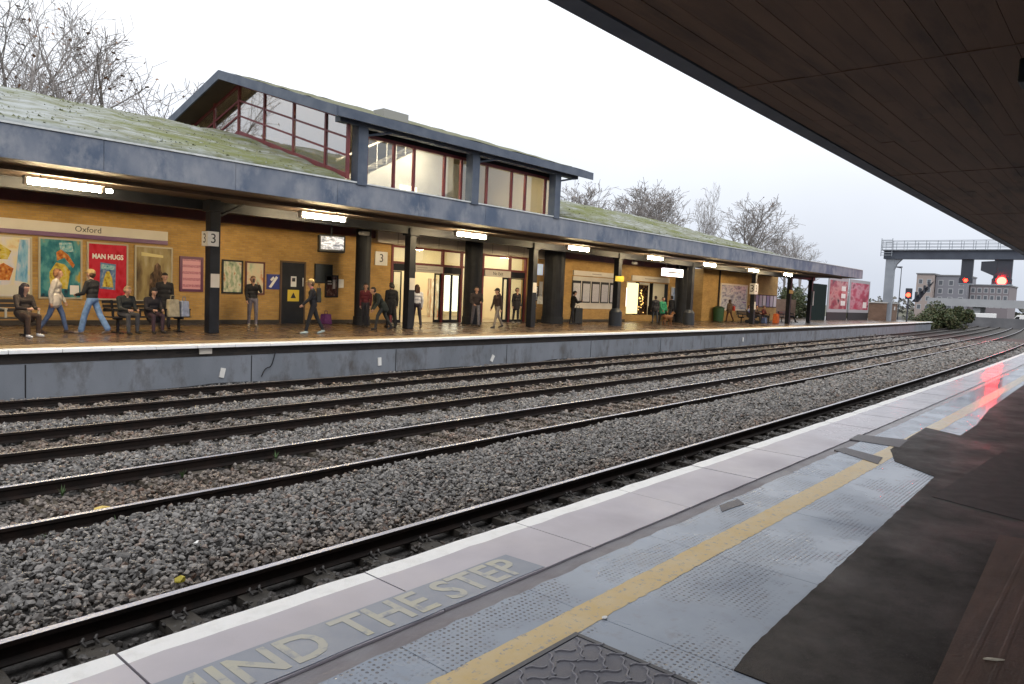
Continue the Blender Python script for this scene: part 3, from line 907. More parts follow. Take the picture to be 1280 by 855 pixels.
while x < 105:
    g = MB(); a, b = x + 0.004, x + 1.596
    ya, yb = EDGE_F + 0.44, EDGE_F + 1.25
    g.hexa([(a, ya + bend(a), -0.03), (b, ya + bend(b), -0.03), (b, yb + bend(b), -0.03), (a, yb + bend(a), -0.03),
            (a, ya + bend(a), 0.0), (b, ya + bend(b), 0.0), (b, yb + bend(b), 0.0), (a, yb + bend(a), 0.0)])
    g.build('tactile_slab', M['far_tactile'], plat_f)
    x += 1.6
g = MB(); sweep(g, [(EDGE_F + 0.20, -0.30), (EDGE_F + 0.20, -0.077), (EDGE_F + 0.30, -0.077), (EDGE_F + 0.30, -0.30)], FX); g.build('corbel_course', M['dark_brick'], plat_f)
g = MB(); sweep(g, [(EDGE_F + 0.08, -1.35), (EDGE_F + 0.08, -0.305), (EDGE_F + 0.28, -0.302), (EDGE_F + 0.28, -1.35)], FX); g.build('platform_wall', M['far_wall'], plat_f)
for x in (4.6, 9.6, 14.4, 19.6, 25, 31, 38, 47):     # upright joints in the wall face
    g = MB(); y = EDGE_F + 0.08 + bend(x); g.box(x - 0.012, x + 0.012, y - 0.004, y + 0.02, -1.2, -0.31); g.build('joint', M['dark'], plat_f)
# cable run along the foot of the wall, and tags
g = MB(); cp = []
x = 3.0
while x < 60:
    cp.append((x, EDGE_F - 0.02 + bend(x) + 0.02 * math.sin(x * 1.7), -1.02 + 0.03 * math.sin(x * 0.9) + 0.02 * math.sin(x * 2.3))); x += 0.8
g.path(cp, 0.028, 6); tag(g.build('cable', M['dark']), 'black cable run along the foot of the far platform wall', 'cable')
for i, (px, py, lab) in enumerate(((278, 466, 'white tag low on the far platform wall under the numbered column'), (475, 452, 'small white tag on the far platform wall below the wall mounted screen'),
                                   (617, 448, 'crooked white tag on the far platform wall below the two men in dark jackets'), (937, 425, 'white tag on the far platform wall below the seated group'))):
    p = ony(px, py, EDGE_F + 0.07); p.y += bend(p.x)
    o = MB().box(-0.06, 0.06, -0.02, 0.012, -0.12, 0.12).build('wall_tag', M['white'], loc=p)
    o.rotation_euler[1] = R((12, -4, 28, 3)[i]); tag(o, lab, 'tag')
p = ony(257, 438, EDGE_F + 0.14)
tag(MB().box(-0.16, 0.16, -0.02, 0.02, -0.09, 0.09).build('junction_box', M['cream'], loc=p, bevel=0.01), 'pale junction box under the far white coping', 'junction box')
g = MB(); q = ony(345, 438, EDGE_F + 0.06)
g.path([q + Vector((0.05 * math.sin(t * 1.2) - 0.12 * t, -0.02, -0.02 - 0.2 * t + 0.06 * math.sin(3 * t))) for t in np.linspace(0, 3.2, 14)], 0.014, 5)
tag(g.build('loose_cable', M['dark']), 'loose black cable hanging down the far platform wall', 'cable')

# ------------------------------------------------------------------ station canopy over the far platform
FYc, FZ0, FZ1, SOF = 17.35, 3.855, 4.53, 3.90
CX0, CX1 = -3.0, 63.3
cn = thing('station_canopy', 'long blue grey canopy with mossy pitched roof on black columns over the far platform', 'canopy', (30, 21.2, 0))
cn.location = (0, 0, 0)
x = CX0; i = 0
while x < CX1 - 0.5:
    L_ = min(3.05, CX1 - x)
    g = MB(); dz = random.uniform(-0.004, 0.004); dy = random.uniform(0, 0.006)
    g.box(x + 0.004, x + L_ - 0.004, FYc + dy, FYc + 0.09, FZ0 + dz, FZ1 + dz)
    g.build('fascia_panel', M['fascia'], cn, bevel=0.006)
    x += L_; i += 1
g = MB(); g.box(CX0, CX1, FYc - 0.03, FYc + 0.25, FZ1 + 0.007, FZ1 + 0.05); g.build('flashing', M['flash'], cn)
g = MB(); g.box(CX1 + 0.003, CX1 + 0.08, FYc, 24.6, FZ0, FZ1); g.build('end_fascia', M['fascia'], cn)
g = MB(); g.box(CX0, CX1, FYc + 0.095, 24.9, SOF, SOF + 0.05); g.build('soffit', M['soffit'], cn)
g = MB(); g.box(CX0, CX1, 18.9, 19.1, SOF - 0.10, SOF - 0.002); g.build('batten', M['soffit'], cn)
g = MB(); g.box(CX0, CX1, 21.05, 21.4, SOF - 0.28, SOF - 0.002); g.build('beam', M['black'], cn)
g = MB(); g.box(CX0, 19.2, 24.45, 24.78, SOF - 0.32, SOF - 0.002); g.build('wall_beam', mat('dark_red_beam', (0.10, 0.025, 0.03), 0.6, (0.06, 0.02, 0.025), 2), cn)
g = MB(); g.box(31.0, 46.5, 24.45, 24.78, SOF - 0.32, SOF - 0.002); g.build('wall_beam', MATS['dark_red_beam'], cn)
g = MB(); g.box(45.6, CX1, FYc + 0.3, 24.6, FZ1 + 0.002, FZ1 + 0.03); g.build('flat_roof', M['moss'], cn)
PITCHR = 0.3035


def roofz(y):
    return 4.66 + PITCHR * (min(y, 47.2 - y) - 17.35)


def moss_sheet(name, X0, X1, hip=False):
    """undulating turf-like roof covering, front and back slope, real thickness"""
    g_ = MB(); nx = max(2, int((X1 - X0) / 0.45)); ny = 26
    ys = np.linspace(17.42, 29.78, ny)
    top, botm = [], []
    r_ = np.random.default_rng(int(abs(X0) * 10) + 5)
    for i_ in range(nx + 1):
        for y in ys:
            u = i_ / nx
            X_ = X0 + (X1 - X0) * u
            z = roofz(y)
            if hip and X_ > 39.5:
                z = min(z, 4.60 + max(0.0, (46.0 - X_)) * 0.33)
            zz = z + r_.uniform(-0.035, 0.035)
            if abs(y - 17.42) < 1e-6:
                zz = z - 0.04
            top.append((X_, y, zz)); botm.append((X_, y, z - 0.12))
    n_ = (nx + 1) * ny
    fs = []
    for i_ in range(nx):
        for j_ in range(ny - 1):
            a_ = i_ * ny + j_
            fs.append((a_, a_ + ny, a_ + ny + 1, a_ + 1)); fs.append((n_ + a_, n_ + a_ + 1, n_ + a_ + ny + 1, n_ + a_ + ny))
    for i_ in range(nx):
        for j_ in (0, ny - 1):
            a_ = i_ * ny + j_; fs.append((a_, n_ + a_, n_ + a_ + ny, a_ + ny))
    for j_ in range(ny - 1):
        for i_ in (0, nx):
            a_ = i_ * ny + j_; fs.append((a_, a_ + 1, n_ + a_ + 1, n_ + a_))
    g_.add(top + botm, fs)
    return g_.build(name, M['moss'], cn, smooth=True)


moss_sheet('roof', CX0, 12.52)
moss_sheet('roof', 23.0, 46.0, True)
# pale fallen-snow-like lichen tufts and grass clumps on the roof
g = MB(); r_ = random.Random(77)
for k in range(2600):
    X = r_.uniform(1.5, 12.3) if k < 1500 else r_.uniform(23.2, 43)
    y = 17.5 + (r_.random() ** 1.1) * 6.1
    z = roofz(y)
    if X > 39.5: z = min(z, 4.60 + max(0, 46.0 - X) * 0.33)
    a = r_.uniform(0, PI); w = r_.uniform(0.02, 0.06); h = r_.uniform(0.0, 0.022)
    ca, sa = math.cos(a) * w, math.sin(a) * w
    q = r_.uniform(-0.04, 0.04)
    noise = math.sin(X * 1.9 + y * 1.1) + math.sin(X * 0.7 - y * 2.3) + r_.uniform(-1.0, 1.0)
    mi = 1 if noise > 0.35 and y < 22.2 else 0
    g.add([(X - ca, y - sa, z - 0.03), (X + ca, y + sa, z - 0.03), (X + q, y + q, z + h)], [(0, 1, 2)], mi)
o = g.build('roof_tufts', [mat('moss_tuft', (0.19, 0.20, 0.11), 0.95, (0.15, 0.16, 0.08), 3), mat('pale_lichen_tuft', (0.32, 0.34, 0.34), 0.95, (0.2, 0.22, 0.2), 4)], cn)
o['kind'] = 'stuff'

COLX = [10.3, 18.33, 25.72, 32.85, 41.2, 50.9, 57.9, 62.7]
for i, X in enumerate(COLX):
    g = MB(); Y = 21.2
    if i == 0: Y = 20.7
    g.box(X - 0.155, X + 0.155, Y - 0.155, Y + 0.155, 0.0, SOF + 0.01)
    g.build('column', M['black'], cn, bevel=0.015)
    g = MB(); g.box(X - 0.22, X + 0.22, Y - 0.22, Y + 0.22, SOF - 0.34, SOF - 0.05); g.build('column_head', M['black'], cn, bevel=0.01)
    g = MB(); g.tube((X + 0.1, Y + 0.1, SOF - 0.5), (X + 1.0, Y + 0.1, SOF - 0.02), 0.05, 0.05, 6); g.build('bracket', M['black'], cn)
    if i in (3, 4):
        g = MB(); g.tube((X, Y, 0), (X, Y, 0.75), 0.36, 0.34, 18); g.tube((X, Y, 0.75), (X, Y, 0.95), 0.34, 0.2, 18); g.build('column_base', mat('blue_grey_base', (0.025, 0.03, 0.04), 0.55, spec=0.3), cn)

# ------------------------------------------------------------------ fluorescent battens
LL = ['lit fluorescent light under the canopy before the station name board', 'lit fluorescent light under the canopy near the hanging monitor', 'lit fluorescent light under the canopy before the glazed entrance',
      'lit fluorescent light under the canopy before the fat dark pier', 'lit fluorescent light under the canopy by the timetable board', 'lit fluorescent light under the canopy by the hanging lit sign',
      'lit fluorescent light under the canopy before the green bin', 'lit fluorescent light nearest the open end of the canopy']
for i, X in enumerate((6.1, 13.35, 20.0, 27.0, 33.9, 40.3, 46.8, 53.0)):
    t = thing('platform_light', LL[i], 'light', (X, 19.65, SOF), 0, 'fluorescent lights under the far canopy')
    g = MB(); g.tube((-0.78, 0, -0.22), (0.78, 0, -0.22), 0.065, 0.065, 12); g.build('tube', M['tube'], t, smooth=False)
    g = MB(); g.box(-0.85, 0.85, -0.13, 0.13, -0.145, -0.10); g.box(-0.85, -0.785, -0.07, 0.07, -0.29, -0.10); g.box(0.785, 0.85, -0.07, 0.07, -0.29, -0.10); g.build('housing', M['white'], t)
    g = MB(); g.tube((-0.5, 0, -0.11), (-0.5, 0, 0.005), 0.015); g.tube((0.5, 0, -0.11), (0.5, 0, 0.005), 0.015); g.build('hanger', M['black'], t)
    if i == 0:
        g = MB(); g.tube((0.93, 0, -0.22), (1.05, 0, -0.22), 0.05, 0.05, 10); g.build('end_lamp', M['tube'], t)

# ------------------------------------------------------------------ station building behind the far platform
WY = 24.8
sb = thing('station_building', 'yellow brick station building with dark piers and glazed entrance under the far canopy', 'building', (0, 0, 0))


def wall(x0, x1, z0=0.0, z1=SOF + 0.02, y=WY, th=0.25, m=None, nm='wall'):
    g_ = MB(); g_.box(x0, x1, y, y + th, z0, z1); return g_.build(nm, m or M['brick'], sb)


EX0, EX1 = 20.41, 29.48
wall(CX0, EX0); wall(EX1, 39.55); wall(39.55, 44.9, 2.55, SOF + 0.02); wall(39.55, 44.9, 0, 0.42); wall(44.9, 47.6)
wall(50.4, 64.8)
g = MB(); g.box(47.602, 47.85, WY - 0.0, WY + 3.0, 0, SOF); g.build('recess_wall', M['red_brick'], sb)
g = MB(); g.box(50.15, 50.398, WY, WY + 3.0, 0, SOF); g.build('recess_wall', M['brick'], sb)
g = MB(); g.box(47.852, 50.148, WY + 2.8, WY + 3.0, 0, SOF); g.build('recess_wall', M['red_brick'], sb)
g = MB(); g.box(CX0, EX0 - 0.02, WY - 0.03, WY - 0.002, 0.0, 0.14); g.box(30.6, 39.5, WY - 0.03, WY - 0.002, 0.0, 0.14); g.build('plinth', M['dark_brick'], sb)
for X, w in ((17.95, 0.30), (24.28, 0.42), (30.45, 0.55), (44.7, 0.5)):
    g = MB(); g.tube((X, 23.6, 0), (X, 23.6, SOF - 0.002), w, w, 22); g.tube((X, 23.6, 0), (X, 23.6, 0.35), w + 0.05, w + 0.03, 22); g.build('pier', M['black'], sb)
# cream bulkhead above the entrance
g = MB(); g.box(19.2, 31.0, 24.3, 24.76, 3.42, SOF - 0.003); g.build('bulkhead', M['cream'], sb)
for X in np.arange(20.3, 31, 1.2):
    g = MB(); g.box(X - 0.006, X + 0.006, 24.29, 24.31, 3.43, SOF - 0.01); g.build('bulkhead_joint', M['soffit'], sb)
# hall behind the entrance glazing
g = MB()
g.box(EX0, EX1, 31.0, 31.2, 0, 4.3); g.box(EX0 - 0.2, EX0 - 0.002, WY + 0.26, 31.2, 0, 4.3); g.box(EX1 + 0.002, EX1 + 0.2, WY + 0.26, 31.2, 0, 4.3); g.build('hall_wall', M['interior'], sb)
g = MB(); g.box(EX0, EX1, WY + 0.26, 31.0, 4.3, 4.4); g.build('hall_ceiling', M['cream'], sb)
g = MB(); g.box(EX0, EX1, WY + 0.02, 30.99, -0.003, 0.012); g.build('hall_floor', mat('pale_hall_floor', (0.34, 0.28, 0.19), 0.3, (0.28, 0.23, 0.16), 1.0), sb)
for X in (21.7, 23.4, 25.6, 27.2, 28.6):
    g = MB(); g.box(X - 0.5, X + 0.5, 26.2, 27.0, 4.0, 4.05); g.box(X - 0.5, X + 0.5, 28.4, 29.2, 4.0, 4.05); g.build('ceiling_light', M['hall_light'], sb)
tk = [(0.55, 0.08, 0.06), (0.7, 0.6, 0.2), (0.15, 0.25, 0.45), (0.8, 0.78, 0.7)]
for X, w, h, y, c in ((21.4, 0.9, 1.9, 29.5, 3), (22.9, 0.8, 1.5, 28.0, 0), (23.6, 1.0, 2.0, 30.2, 1), (27.0, 0.7, 2.1, 29.0, 3), (28.7, 0.5, 1.6, 28.0, 1), (22.2, 0.7, 1.2, 27.2, 2)):
    g = MB(); g.box(X - w / 2, X + w / 2, y, y + 0.3, 0.012, h); g.build('hall_kiosk', print_mat('kiosk_%d' % int(X * 10), [tk[c], (0.5, 0.42, 0.3), tk[(c + 1) % 4]], 4, X), sb)
# entrance framing: posts, transom, panes, doors
posts = [EX0, 21.62, 23.45, 24.70, 25.12, 26.18, 28.24, EX1]
for X in posts:
    g = MB(); g.box(X - 0.055, X + 0.055, WY - 0.05, WY + 0.08, 0.012, 3.42); g.build('door_post', M['redframe'], sb)
for z in (2.66, 3.36):
    g = MB(); g.box(EX0 + 0.06, EX1 - 0.06, WY - 0.04, WY + 0.07, z - 0.05, z + 0.05); g.build('transom', M['redframe'], sb)
for a, b in zip(posts[:-1], posts[1:]):
    g = MB(); g.box(a + 0.06, b - 0.06, WY + 0.005, WY + 0.02, 2.72, 3.30); g.build('transom_pane', M['glass'], sb)
for a, b in ((EX0, 21.62), (21.62, 23.45), (23.45, 24.70), (28.24, EX1), (26.18, 28.24)):
    g = MB(); g.box(a + 0.06, b - 0.06, WY - 0.03, WY + 0.06, 2.30, 2.605); g.build('door_header', M['black'], sb)


def dframe(a, b, z0, z1, y, w=0.05, m='black'):
    g_ = MB(); g_.box(a, a + w, y, y + 0.05, z0, z1); g_.box(b - w, b, y, y + 0.05, z0, z1)
    g_.box(a + w, b - w, y, y + 0.05, z1 - w, z1); g_.box(a + w, b - w, y, y + 0.05, z0, z0 + 0.12)
    fr_ = g_.build('door_leaf', M[m], sb)
    g_ = MB(); g_.box(a + w, b - w, y + 0.02, y + 0.03, z0 + 0.12, z1 - w); g_.build('pane', M['glass'], fr_)
    return fr_


dframe(20.50, 21.0, 0.012, 2.29, WY); dframe(22.98, 23.38, 0.012, 2.29, WY, 0.07); dframe(23.53, 24.08, 0.012, 2.29, WY); dframe(24.09, 24.62, 0.012, 2.29, WY)
g = MB(); g.box(24.78, 25.05, WY + 0.01, WY + 0.025, 0.1, 2.6); g.build('side_pane', M['glass'], sb)
dframe(27.72, 28.16, 0.012, 2.29, WY, 0.09); dframe(28.34, 29.40, 0.012, 2.29, WY)
g = MB(); g.box(26.4, 27.6, 27.6, 27.75, 0.4, 2.3); g.build('white_screen', emis('lit_white_screen', (1, 0.93, 0.75), 1.4), sb)
g = MB(); g.box(25.2, 26.1, WY - 0.01, WY + 0.2, 0.012, 2.6); g.build('infill_panel', M['black'], sb)
# boards over the doors
o = MB().box(21.70, 23.37, WY - 0.12, WY - 0.06, 2.30, 2.60).build('door_sign', M['cream'])
tag(o, 'cream sign with small print over the left entrance doors', 'sign')
lm = mat('sign_small_print', (0.10, 0.08, 0.08), 0.5)
for z in (2.50, 2.40):
    MB().box(21.78, 23.2 if z < 2.45 else 22.4, WY - 0.124, WY - 0.121, z - 0.018, z + 0.018).build('print_line', lines_mat('print_line', (0.5, 0.45, 0.38), (0.08, 0.06, 0.06), 3), o)
ne = MB().box(26.24, 28.18, WY - 0.12, WY - 0.06, 2.30, 2.62).build('no_exit_sign', M['cream'])
tag(ne, 'cream no exit sign above the bright doorway', 'sign')
text_obj('lettering', 'No Exit', 0.24, M['ink'], ne, (27.2, WY - 0.125, 2.46), (PI / 2, 0, 0), 0.002)

# shop: lit window, dark window, open counter
g = MB(); g.box(39.6, 44.85, WY + 2.2, WY + 2.35, 0, 2.6); g.box(39.35, 39.54, WY + 0.26, WY + 2.35, 0, 2.6); g.box(44.91, 45.1, WY + 0.26, WY + 2.35, 0, 2.6); g.build('shop_wall', M['interior'], sb)
g = MB(); g.box(39.56, 44.89, WY + 0.25, WY + 2.2, 2.56, 2.62); g.build('shop_ceiling', M['cream'], sb)
g = MB(); g.box(42.7, 44.6, WY + 2.1, WY + 2.19, 0.9, 2.2); g.build('lit_menu', emis('lit_menu_board', (1, 0.95, 0.85), 2.6), sb)
g = MB(); g.box(39.66, 40.98, WY - 0.02, WY + 0.03, 0.50, 2.47); g.build('lit_window', emis('lit_display_window', (1.0, 0.86, 0.48), 1.05), sb)
g = MB(); g.box(41.0, 42.75, WY + 0.3, WY + 0.35, 0.4, 2.4); g.build('dark_window', print_mat('dark_shop_window', [(0.01, 0.01, 0.01), (0.03, 0.015, 0.01), (0.16, 0.09, 0.03)], 14, 2.0), sb)
r_ = random.Random(3)
fx = emis('fairy_light', (1, 0.62, 0.2), 1.6)
for k in range(26):
    h = r_.random(); X = 41.85 + r_.uniform(-1, 1) * 0.55 * (1 - h * 0.85); z = 0.55 + 1.5 * h
    g = MB(); g.box(X - 0.03, X + 0.03, WY + 0.25, WY + 0.295, z - 0.03, z + 0.03); g.build('fairy_light', fx, sb)
for X in (41.0, 42.78, 44.8):
    g = MB(); g.box(X - 0.04, X + 0.04, WY - 0.03, WY + 0.2, 0.42, 2.55); g.build('shop_post', M['black'], sb)
g = MB(); g.box(42.83, 44.76, WY - 0.1, WY + 0.3, 0.42, 1.0); g.build('counter', M['dark'], sb)

# doors and boards on the brick wall
d = MB().box(15.05, 16.02, WY - 0.05, WY - 0.002, 0.0, 2.34).build('door', M['black'], sb)
g = MB(); g.box(14.98, 15.045, WY - 0.06, WY - 0.003, 0, 2.40); g.box(16.025, 16.09, WY - 0.06, WY - 0.003, 0, 2.40); g.box(15.046, 16.024, WY - 0.06, WY - 0.003, 2.345, 2.40); g.build('door_frame', mat('brown_door_frame', (0.09, 0.05, 0.025), 0.6), sb)
MB().box(15.30, 15.80, WY - 0.056, WY - 0.052, 0.86, 1.30).build('warning_plate', mat('yellow_warning', (0.65, 0.48, 0.04), 0.4), d)
g = MB(); g.prism([(15.43, 0.98), (15.67, 0.98), (15.55, 1.2)], WY - 0.06, WY - 0.057, 'y'); g.build('warning_triangle', M['ink'], d)
MB().box(15.43, 15.67, WY - 0.056, WY - 0.052, 1.42, 1.82).build('notice', M['white'], d)
MB().box(15.48, 15.62, WY - 0.060, WY - 0.057, 1.62, 1.76).build('notice_mark', M['ink'], d)
MB().tube((15.94, WY - 0.09, 1.45), (15.94, WY - 0.09, 1.78), 0.02, 0.02, 8).build('handle', M['white'], d)


def board(name, label, cat, x0, x1, z0, z1, face, frame=None, fw=0.05, y=WY, depth=0.05, group=None):
    if frame is None:
        o_ = MB().box(x0, x1, y - depth, y - 0.001, z0, z1).build(name, face)
        return tag(o_, label, cat, group)
    t_ = thing(name, label, cat, ((x0 + x1) / 2, y - 0.001, z0), 0, group)
    w, h = (x1 - x0) / 2, z1 - z0
    g_ = MB(); g_.box(-w, w, -depth, 0, h - fw, h); g_.box(-w, w, -depth, 0, 0, fw); g_.box(-w, -w + fw, -depth, 0, fw, h - fw); g_.box(w - fw, w, -depth, 0, fw, h - fw)
    g_.build('frame', frame, t_)
    g_ = MB(); g_.box(-w + fw, w - fw, -depth * 0.6, -0.001, fw, h - fw); g_.build('sheet', face, t_)
    return t_


frm = mat('pale_poster_frame', (0.42, 0.37, 0.27), 0.4)
p1 = board('poster', 'pale blue and cream framed poster beside the seated woman in the dark jacket', 'poster', 5.4, 6.83, 0.80, 2.60, print_mat('poster_pale', [(0.22, 0.42, 0.62), (0.62, 0.58, 0.60), (0.68, 0.60, 0.38), (0.6, 0.3, 0.1)], 3.0, 1.3, detail=4), frm)
p2 = board('poster', 'teal and dark framed poster with yellow centre under the name board', 'poster', 6.99, 8.17, 0.79, 2.62, print_mat('poster_teal', [(0.02, 0.03, 0.05), (0.03, 0.16, 0.20), (0.10, 0.30, 0.30), (0.5, 0.34, 0.05)], 3.2, 4.1, detail=4), frm)
p3 = board('poster', 'bright red framed poster with a blue and yellow picture under the name board', 'poster', 8.30, 9.51, 0.78, 2.58, print_mat('poster_red', [(0.45, 0.015, 0.03), (0.52, 0.03, 0.05), (0.42, 0.01, 0.02)], 4.0, 2.2), frm)
p4 = board('poster', 'olive and gold framed poster behind the seated pair', 'poster', 9.71, 10.93, 0.75, 2.58, print_mat('poster_olive', [(0.05, 0.035, 0.02), (0.16, 0.11, 0.05), (0.30, 0.23, 0.10), (0.42, 0.35, 0.2)], 3.0, 6.6, stretch=(1, 1, 0.5), detail=4), frm)
pw = mat('poster_white_ink', (0.75, 0.72, 0.68), 0.4); py_ = print_mat('poster_yellow_ink', [(0.25, 0.14, 0.03), (0.55, 0.42, 0.05), (0.6, 0.5, 0.2)], 5, 1.1, detail=4); pb_ = print_mat('poster_blue_ink', [(0.05, 0.09, 0.2), (0.12, 0.2, 0.36), (0.3, 0.36, 0.45)], 5, 2.7, detail=4)
po = print_mat('poster_orange_ink', [(0.2, 0.05, 0.02), (0.5, 0.16, 0.03), (0.6, 0.36, 0.1)], 5, 3.9, detail=4); pt_ = print_mat('poster_teal_ink', [(0.05, 0.2, 0.24), (0.22, 0.45, 0.5), (0.5, 0.55, 0.5)], 5, 7.7, detail=4)


def ink(par, poly, m, k=0):
    g_ = MB(); g_.prism(poly, -0.0325 - 0.001 * k, -0.0305, 'y'); return g_.build('printed_shape', m, par)


text_obj('lettering', 'MAN HUGS', 0.21, pw, p3, (0.0, -0.034, 1.36), (PI / 2, 0, 0), 0.001, 'CENTER', 0.85, 0.008)
ink(p3, [(-0.24, 0.36), (0.22, 0.32), (0.24, 1.14), (-0.22, 1.18)], pb_)
ink(p3, [(-0.19, 0.98), (0.19, 0.95), (0.19, 1.10), (-0.19, 1.13)], pt_, 1)
ink(p3, [(-0.16, 0.42), (0.16, 0.40), (0.13, 0.70), (0.04, 0.92), (-0.05, 0.90), (-0.12, 0.66)], py_, 1)
ink(p2, [(-0.28, 0.35), (0.18, 0.3), (0.26, 0.85), (0.10, 1.05), (-0.12, 1.1), (-0.3, 0.8)], py_)
ink(p2, [(-0.1, 1.15), (0.1, 1.25), (0.33, 0.95), (0.38, 1.05), (0.2, 1.35), (0.0, 1.5), (-0.12, 1.4)], po, 1)
ink(p2, [(0.0, 1.4), (0.35, 1.45), (0.3, 1.72), (-0.05, 1.70)], pt_)
ink(p2, [(0.25, 0.14), (0.5, 0.14), (0.5, 0.42), (0.25, 0.42)], pw)
ink(p1, [(-0.5, 1.1), (0.1, 1.1), (0.2, 1.35), (-0.1, 1.55), (-0.5, 1.5)], py_)
ink(p1, [(-0.15, 0.5), (0.15, 0.5), (0.25, 0.85), (0.0, 1.0), (-0.2, 0.85)], po)
ink(p1, [(-0.65, 0.08), (0.62, 0.08), (0.62, 0.36), (-0.65, 0.36)], mat('poster_cream_ink', (0.6, 0.56, 0.46), 0.4))
ink(p1, [(0.28, 0.5), (0.6, 0.45), (0.62, 1.7), (0.4, 1.7)], print_mat('poster_sky_ink', [(0.12, 0.3, 0.5), (0.25, 0.45, 0.6), (0.45, 0.5, 0.6)], 4, 6.1, detail=4))
ink(p4, [(-0.4, 1.50), (0.3, 1.47), (0.3, 1.55), (-0.4, 1.62)], mat('poster_gold_ink', (0.6, 0.5, 0.2), 0.4))
ink(p4, [(-0.16, 0.2), (0.34, 0.2), (0.32, 0.9), (0.24, 1.02), (0.22, 1.2), (0.12, 1.3), (0.02, 1.2), (0.0, 1.02), (-0.12, 0.9)], print_mat('poster_brown_ink', [(0.03, 0.02, 0.015), (0.10, 0.06, 0.03), (0.25, 0.15, 0.09)], 5, 2.9, detail=4))

nb = thing('station_name_board', 'long cream station name board above the framed posters', 'sign', (7.6, WY, 2.66))
g = MB(); g.box(-3.4, 3.14, -0.09, -0.001, 0.13, 0.43); g.build('board', M['cream'], nb)
g = MB(); g.box(-3.4, 3.14, -0.095, -0.001, 0.0, 0.128); g.build('strip', M['purple'], nb)
text_obj('lettering', 'Oxford', 0.25, M['ink'], nb, (0.72, -0.095, 0.275), (PI / 2, 0, 0), 0.002)
board('framed_notice', 'pink framed notice with purple border beside the first column', 'notice', 11.17, 11.99, 1.12, 2.32, lines_mat('pink_notice', (0.62, 0.30, 0.34), (0.35, 0.10, 0.16), 9), mat('purple_frame', (0.10, 0.015, 0.06), 0.4), 0.09)
board('framed_poster', 'framed green and brown picture poster right of the first column', 'poster', 12.67, 13.47, 1.09, 2.30, print_mat('poster_green', [(0.06, 0.09, 0.07), (0.30, 0.36, 0.25), (0.55, 0.52, 0.4), (0.4, 0.2, 0.1)], 4, 9.1, detail=4), M['dark'], 0.06)
board('framed_poster', 'framed pale poster with orange patch behind the man in grey jeans', 'poster', 13.56, 14.34, 1.08, 2.29, print_mat('poster_pale2', [(0.35, 0.42, 0.3), (0.55, 0.52, 0.36), (0.6, 0.5, 0.35), (0.55, 0.2, 0.08)], 3, 5.4, detail=3), mat('dark_red_frame', (0.09, 0.02, 0.02), 0.4), 0.06)
bs = board('deaf_loop_sign', 'small blue square sign with a white diagonal mark left of the black door', 'sign', 14.43, 14.95, 1.30, 1.86, mat('blue_sign', (0.03, 0.04, 0.22), 0.35))
g = MB(); g.prism([(14.5, 1.38), (14.6, 1.35), (14.88, 1.74), (14.8, 1.80)], WY - 0.056, WY - 0.0515, 'y'); g.prism([(14.62, 1.60), (14.74, 1.72), (14.68, 1.78), (14.55, 1.66)], WY - 0.056, WY - 0.0515, 'y'); g.build('symbol', M['white'], bs)
board('information_screen', 'switched-off dark screen on the wall right of the black door', 'screen', 16.51, 17.33, 1.61, 2.37, mat('dark_screen', (0.025, 0.03, 0.03), 0.2), M['black'], 0.04)
b5 = board('dark_poster', 'dark brown framed poster left of the round black pier', 'poster', 17.0, 17.62, 1.05, 1.95, print_mat('poster_dark', [(0.02, 0.012, 0.012), (0.05, 0.02, 0.02), (0.12, 0.08, 0.07)], 6, 3.3), M['dark'], 0.05)
w5 = mat('poster_grey_ink', (0.3, 0.28, 0.27), 0.5)
ink(b5, [(0.05, 0.35), (0.17, 0.35), (0.17, 0.72), (0.05, 0.72)], w5); ink(b5, [(-0.2, 0.52), (0.0, 0.52), (0.0, 0.56), (-0.2, 0.56)], w5); ink(b5, [(-0.2, 0.62), (0.0, 0.62), (0.0, 0.67), (-0.2, 0.67)], w5)
n3 = board('platform_number_sign', 'white platform number sign on the wall right of the round black pier', 'sign', 19.46, 20.12, 2.48, 3.06, M['white'])
text_obj('lettering', '3', 0.5, M['ink'], n3, (19.79, WY - 0.054, 2.77), (PI / 2, 0, 0), 0.002)
board('paper_notice', 'small white paper notice between dark poster and round pier', 'notice', 17.66 - 0.02, 17.78 + 0.1, 1.45, 1.80, M['white'])
board('lit_notice', 'small framed blue and white notice right of the entrance doors', 'notice', 29.85, 30.6, 1.15, 1.95, lines_mat('blue_notice', (0.55, 0.58, 0.62), (0.1, 0.12, 0.3), 8), M['dark'], 0.06)
board('tall_notice', 'tall white notice beside the framed blue notice', 'notice', 30.68, 30.95, 1.05, 2.2, M['white'])
board('blue_screen', 'pale blue display above the notices right of the entrance', 'screen', 29.7, 30.9, 2.55, 3.15, emis('pale_blue_display', (0.55, 0.65, 0.8), 0.5))
